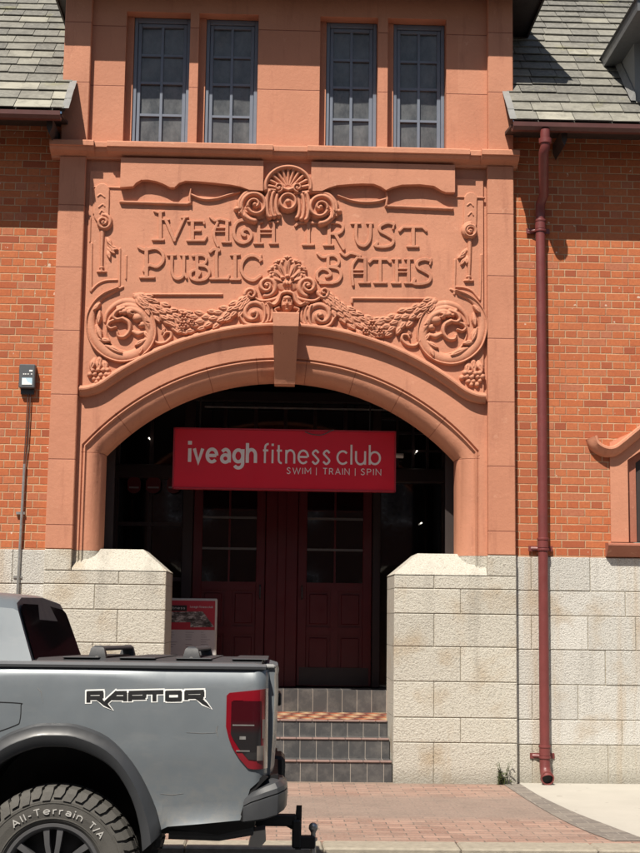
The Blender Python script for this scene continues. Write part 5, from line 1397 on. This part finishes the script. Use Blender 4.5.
# fuel flap outline
fp = [W(x, y, -6.4) for x, y in [(-14, 702), (18, 703.5), (20, 706), (19, 721), (14, 726), (-14, 736)]]
b = MB(); b.ribbon(cr(fp, 4), .004, -.0015, .001, yf=skin); b.build('fuel_flap_seam', 'black', bs)
for q, w_ in (([(186, 733), (202, 733.8), (217, 733.2)], .0022), ([(217.5, 726), (216, 731), (218, 737.5)], .005), ([(160, 795), (172, 796), (183, 794.5)], .003), ([(36, 688), (40, 692), (42, 703)], .0025)):
    b = MB(); b.ribbon([W(x, y, -6.4) for x, y in q], [w_*.4, w_, w_*.3], -.0012, .001, yf=skin); b.build('scratch', 'steel', bs)
# bed decal: black block letters with a white keyline
def dp(X, Y):
    return W(75+X/4.571, 680+Y/4.571, -6.4)
LET = [[(58, 104), (58, 54)], [(52, 61), (126, 59)], [(119, 58), (119, 84)], [(60, 83), (124, 82)],
       [(138, 104), (190, 56)], [(184, 61), (234, 60)], [(227, 60), (227, 98)], [(166, 84), (226, 84)],
       [(249, 98), (249, 59)], [(243, 60), (322, 58)], [(315, 58), (315, 82)], [(252, 82), (320, 81)],
       [(322, 58), (402, 56)], [(361, 60), (361, 98)], [(419, 97), (419, 52)], [(414, 59), (484, 58)], [(478, 54), (478, 95)], [(418, 91), (484, 90)],
       [(507, 92), (507, 52)], [(502, 57), (588, 55)], [(581, 54), (581, 78)], [(508, 78), (586, 77)]]
LEG = [[(86, 86), (118, 84), (132, 100), (146, 110), (170, 138), (128, 117), (112, 104)], [(536, 80), (574, 78), (590, 96), (602, 106), (622, 132), (580, 110), (562, 96)]]
def decal(grow, off, nm, mat):
    b = MB(); k = 0
    for st in LET:
        a, c = [np.array(dp(*q)) for q in st]; t = (c-a)/np.linalg.norm(c-a); a = a-t*grow; c = c+t*grow; k += 1
        b.ribbon([a, (a+c)/2, c], .0195+2*grow, -off-.0002*(k % 6), .001, yf=skin)
    for q in LEG:
        P = [np.array(dp(*p)) for p in q]; cen = sum(P)/len(P); k += 1
        P = [p+(p-cen)/np.linalg.norm(p-cen)*grow*1.3 for p in P]
        b.poly([(p[0], skin(p[0], p[1])-off-.0002*(k % 6), p[1]) for p in P])
    b.build(nm, mat, bs)
decal(.0065, .0015, 'decal_outline', 'white'); decal(0, .0032, 'decal_lettering', 'black')
# wheels
def wheel(name_label):
    x, yf, zc = XW, -6.375, ZWC
    hub = MB(); hub.lathe([(.0, .05), (.09, .05), (.10, .09), (.215, .10), (.225, .03), (.232, .012), (.24, .012), (.24, .24), (.0, .24)], 'y', (x, yf, zc), 48)
    wh = hub.build('wheel', 'black', TK)
    rim = MB(); rim.lathe([(.200, .06), (.208, .018), (.222, .004), (.236, .004), (.242, .016), (.242, .05)], 'y', (x, yf, zc), 64)
    rim.lathe([(0, .004), (.030, .004), (.052, .02), (.060, .06)], 'y', (x, yf, zc), 32)
    for k in range(6):
        for s_ in (-1, 1):
            a = R(90+60*k); d = s_*R(9)
            def P(r, aa, y): return (x+r*math.cos(aa), yf+y, zc+r*math.sin(aa))
            rim.loft([[P(.05, a+d*1.4-.22, .03), P(.05, a+d*1.4+.22, .03), P(.05, a+d*1.4+.22, .07), P(.05, a+d*1.4-.22, .07)], [P(.14, a+d*1.2-.085, .012), P(.14, a+d*1.2+.085, .012), P(.14, a+d*1.2+.085, .06), P(.14, a+d*1.2-.085, .06)], [P(.215, a+d-.07, .016), P(.215, a+d+.07, .016), P(.215, a+d+.07, .06), P(.215, a+d-.07, .06)]])
    rim.build('rim', 'rim_grey', wh, smooth=35)
    ty = MB(); ty.lathe([(.236, .03), (.240, .010), (.252, -.002), (.30, -.010), (.345, -.010), (.372, .004), (.392, .030), (.397, .07), (.398, .20), (.392, .24), (.36, .275), (.30, .285), (.24, .25)], 'y', (x, yf, zc), 96)
    n = 44
    for k in range(n):
        a0 = 2*math.pi*k/n; wd2 = 2*math.pi/n
        def P(r, aa, y): return (x+r*math.cos(aa), yf+y, zc+r*math.sin(aa))
        big = k % 2
        # shoulder lug wrapping from tread to sidewall
        A0, A1 = a0+wd2*.10, a0+wd2*(.84 if big else .78); rlow = .348 if big else .362; sk = wd2*.25
        ty.loft([[P(rlow, A0+sk, -.016), P(rlow, A1+sk, -.016), P(rlow, A1+sk, .02), P(rlow, A0+sk, .02)],
                 [P(.384, A0, .000), P(.384, A1, .000), P(.375, A1, .04), P(.375, A0, .04)],
                 [P(.406, A0, .020), P(.406, A1, .020), P(.385, A1, .06), P(.385, A0, .06)],
                 [P(.413, A0-sk*.6, .085), P(.413, A1-sk*.6, .085), P(.39, A1-sk*.6, .09), P(.39, A0-sk*.6, .09)]])
        ty.loft([[P(.39, A0, .098), P(.39, A1, .098), P(.39, A1-sk, .16), P(.39, A0-sk, .16)], [P(.413, A0, .098), P(.413, A1, .098), P(.413, A1-sk, .16), P(.413, A0-sk, .16)]])
        ty.loft([[P(.39, A0, .17), P(.39, A1, .17), P(.37, A1, .27), P(.37, A0, .27)], [P(.413, A0, .17), P(.413, A1, .17), P(.40, A1, .25), P(.40, A0, .25)]])
    for r_ in (.262, .335):
        ty.lathe([(r_-.003, -.004 if r_ < .3 else -.009), (r_-.002, -.007 if r_ < .3 else -.0125), (r_+.002, -.007 if r_ < .3 else -.0125), (r_+.003, -.004 if r_ < .3 else -.009)], 'y', (x, yf, zc), 96)
    ty.build('tyre', 'rubber', wh)
    le = MB()
    def pl(a0): return lambda u, v: (x+(.283+v)*math.cos(R(a0)-u/.29), zc+(.283+v)*math.sin(R(a0)-u/.29))
    text(le, 'All-Terrain', 0, .345, 0, .021, .0050, yf-.0125, place=pl(130), track=.55, th=.006)
    text(le, 'T/A', 0, .082, 0, .021, .0050, yf-.0125, place=pl(53), track=.35, th=.006)
    le.build('tyre_lettering', 'letter_grey', wh)
    return wh
w1 = wheel('')
def copy_wheel(src, dx, flip):
    c = src.copy(); COL.objects.link(c); c.parent = TK
    kids = [o for o in COL.objects if o.parent == src]
    for ch in kids:
        d = ch.copy(); COL.objects.link(d); d.parent = c
    # wheel meshes are stored about the truck's origin: turn about the wheel's own axle
    if flip:
        c.rotation_euler.z = math.pi; c.location = (dx, 2*(YC+6.4), 0)
    else: c.location = (dx, 0, 0)
    return c
copy_wheel(w1, 0, True); copy_wheel(w1, -3.2, False); copy_wheel(w1, -3.2, True)

# ================================================================== HOUSE ACROSS THE STREET (behind the camera, seen in the glass)
OT = empty('terrace_house', (0, -17.5, 0), 'plain brick terrace across the street, seen only as reflections in the glass', 'building')
b = MB(); b.box(-24, 24, -24, -17.5, -.1, 6.4); b.build('wall', 'opp_brick', OT)
b = MB(); b.loft([[(x, -17.2, 6.4), (x, -24.3, 6.4), (x, -20.7, 8.6)] for x in (-24.2, 24.2)]); b.build('roof', 'slate', OT)
for i in range(-8, 9):
    for z0 in (.9, 3.9):
        x = i*2.7+.5
        b = MB(); b.box(x-.55, x+.55, -17.52, -17.47, z0-.08, z0+1.68); w = b.build('window', 'white', OT)
        b = MB(); b.box(x-.46, x-.02, -17.469, -17.46, z0+.05, z0+1.58); b.box(x+.02, x+.46, -17.469, -17.46, z0+.05, z0+1.58); b.build('pane', 'window_glass', w)
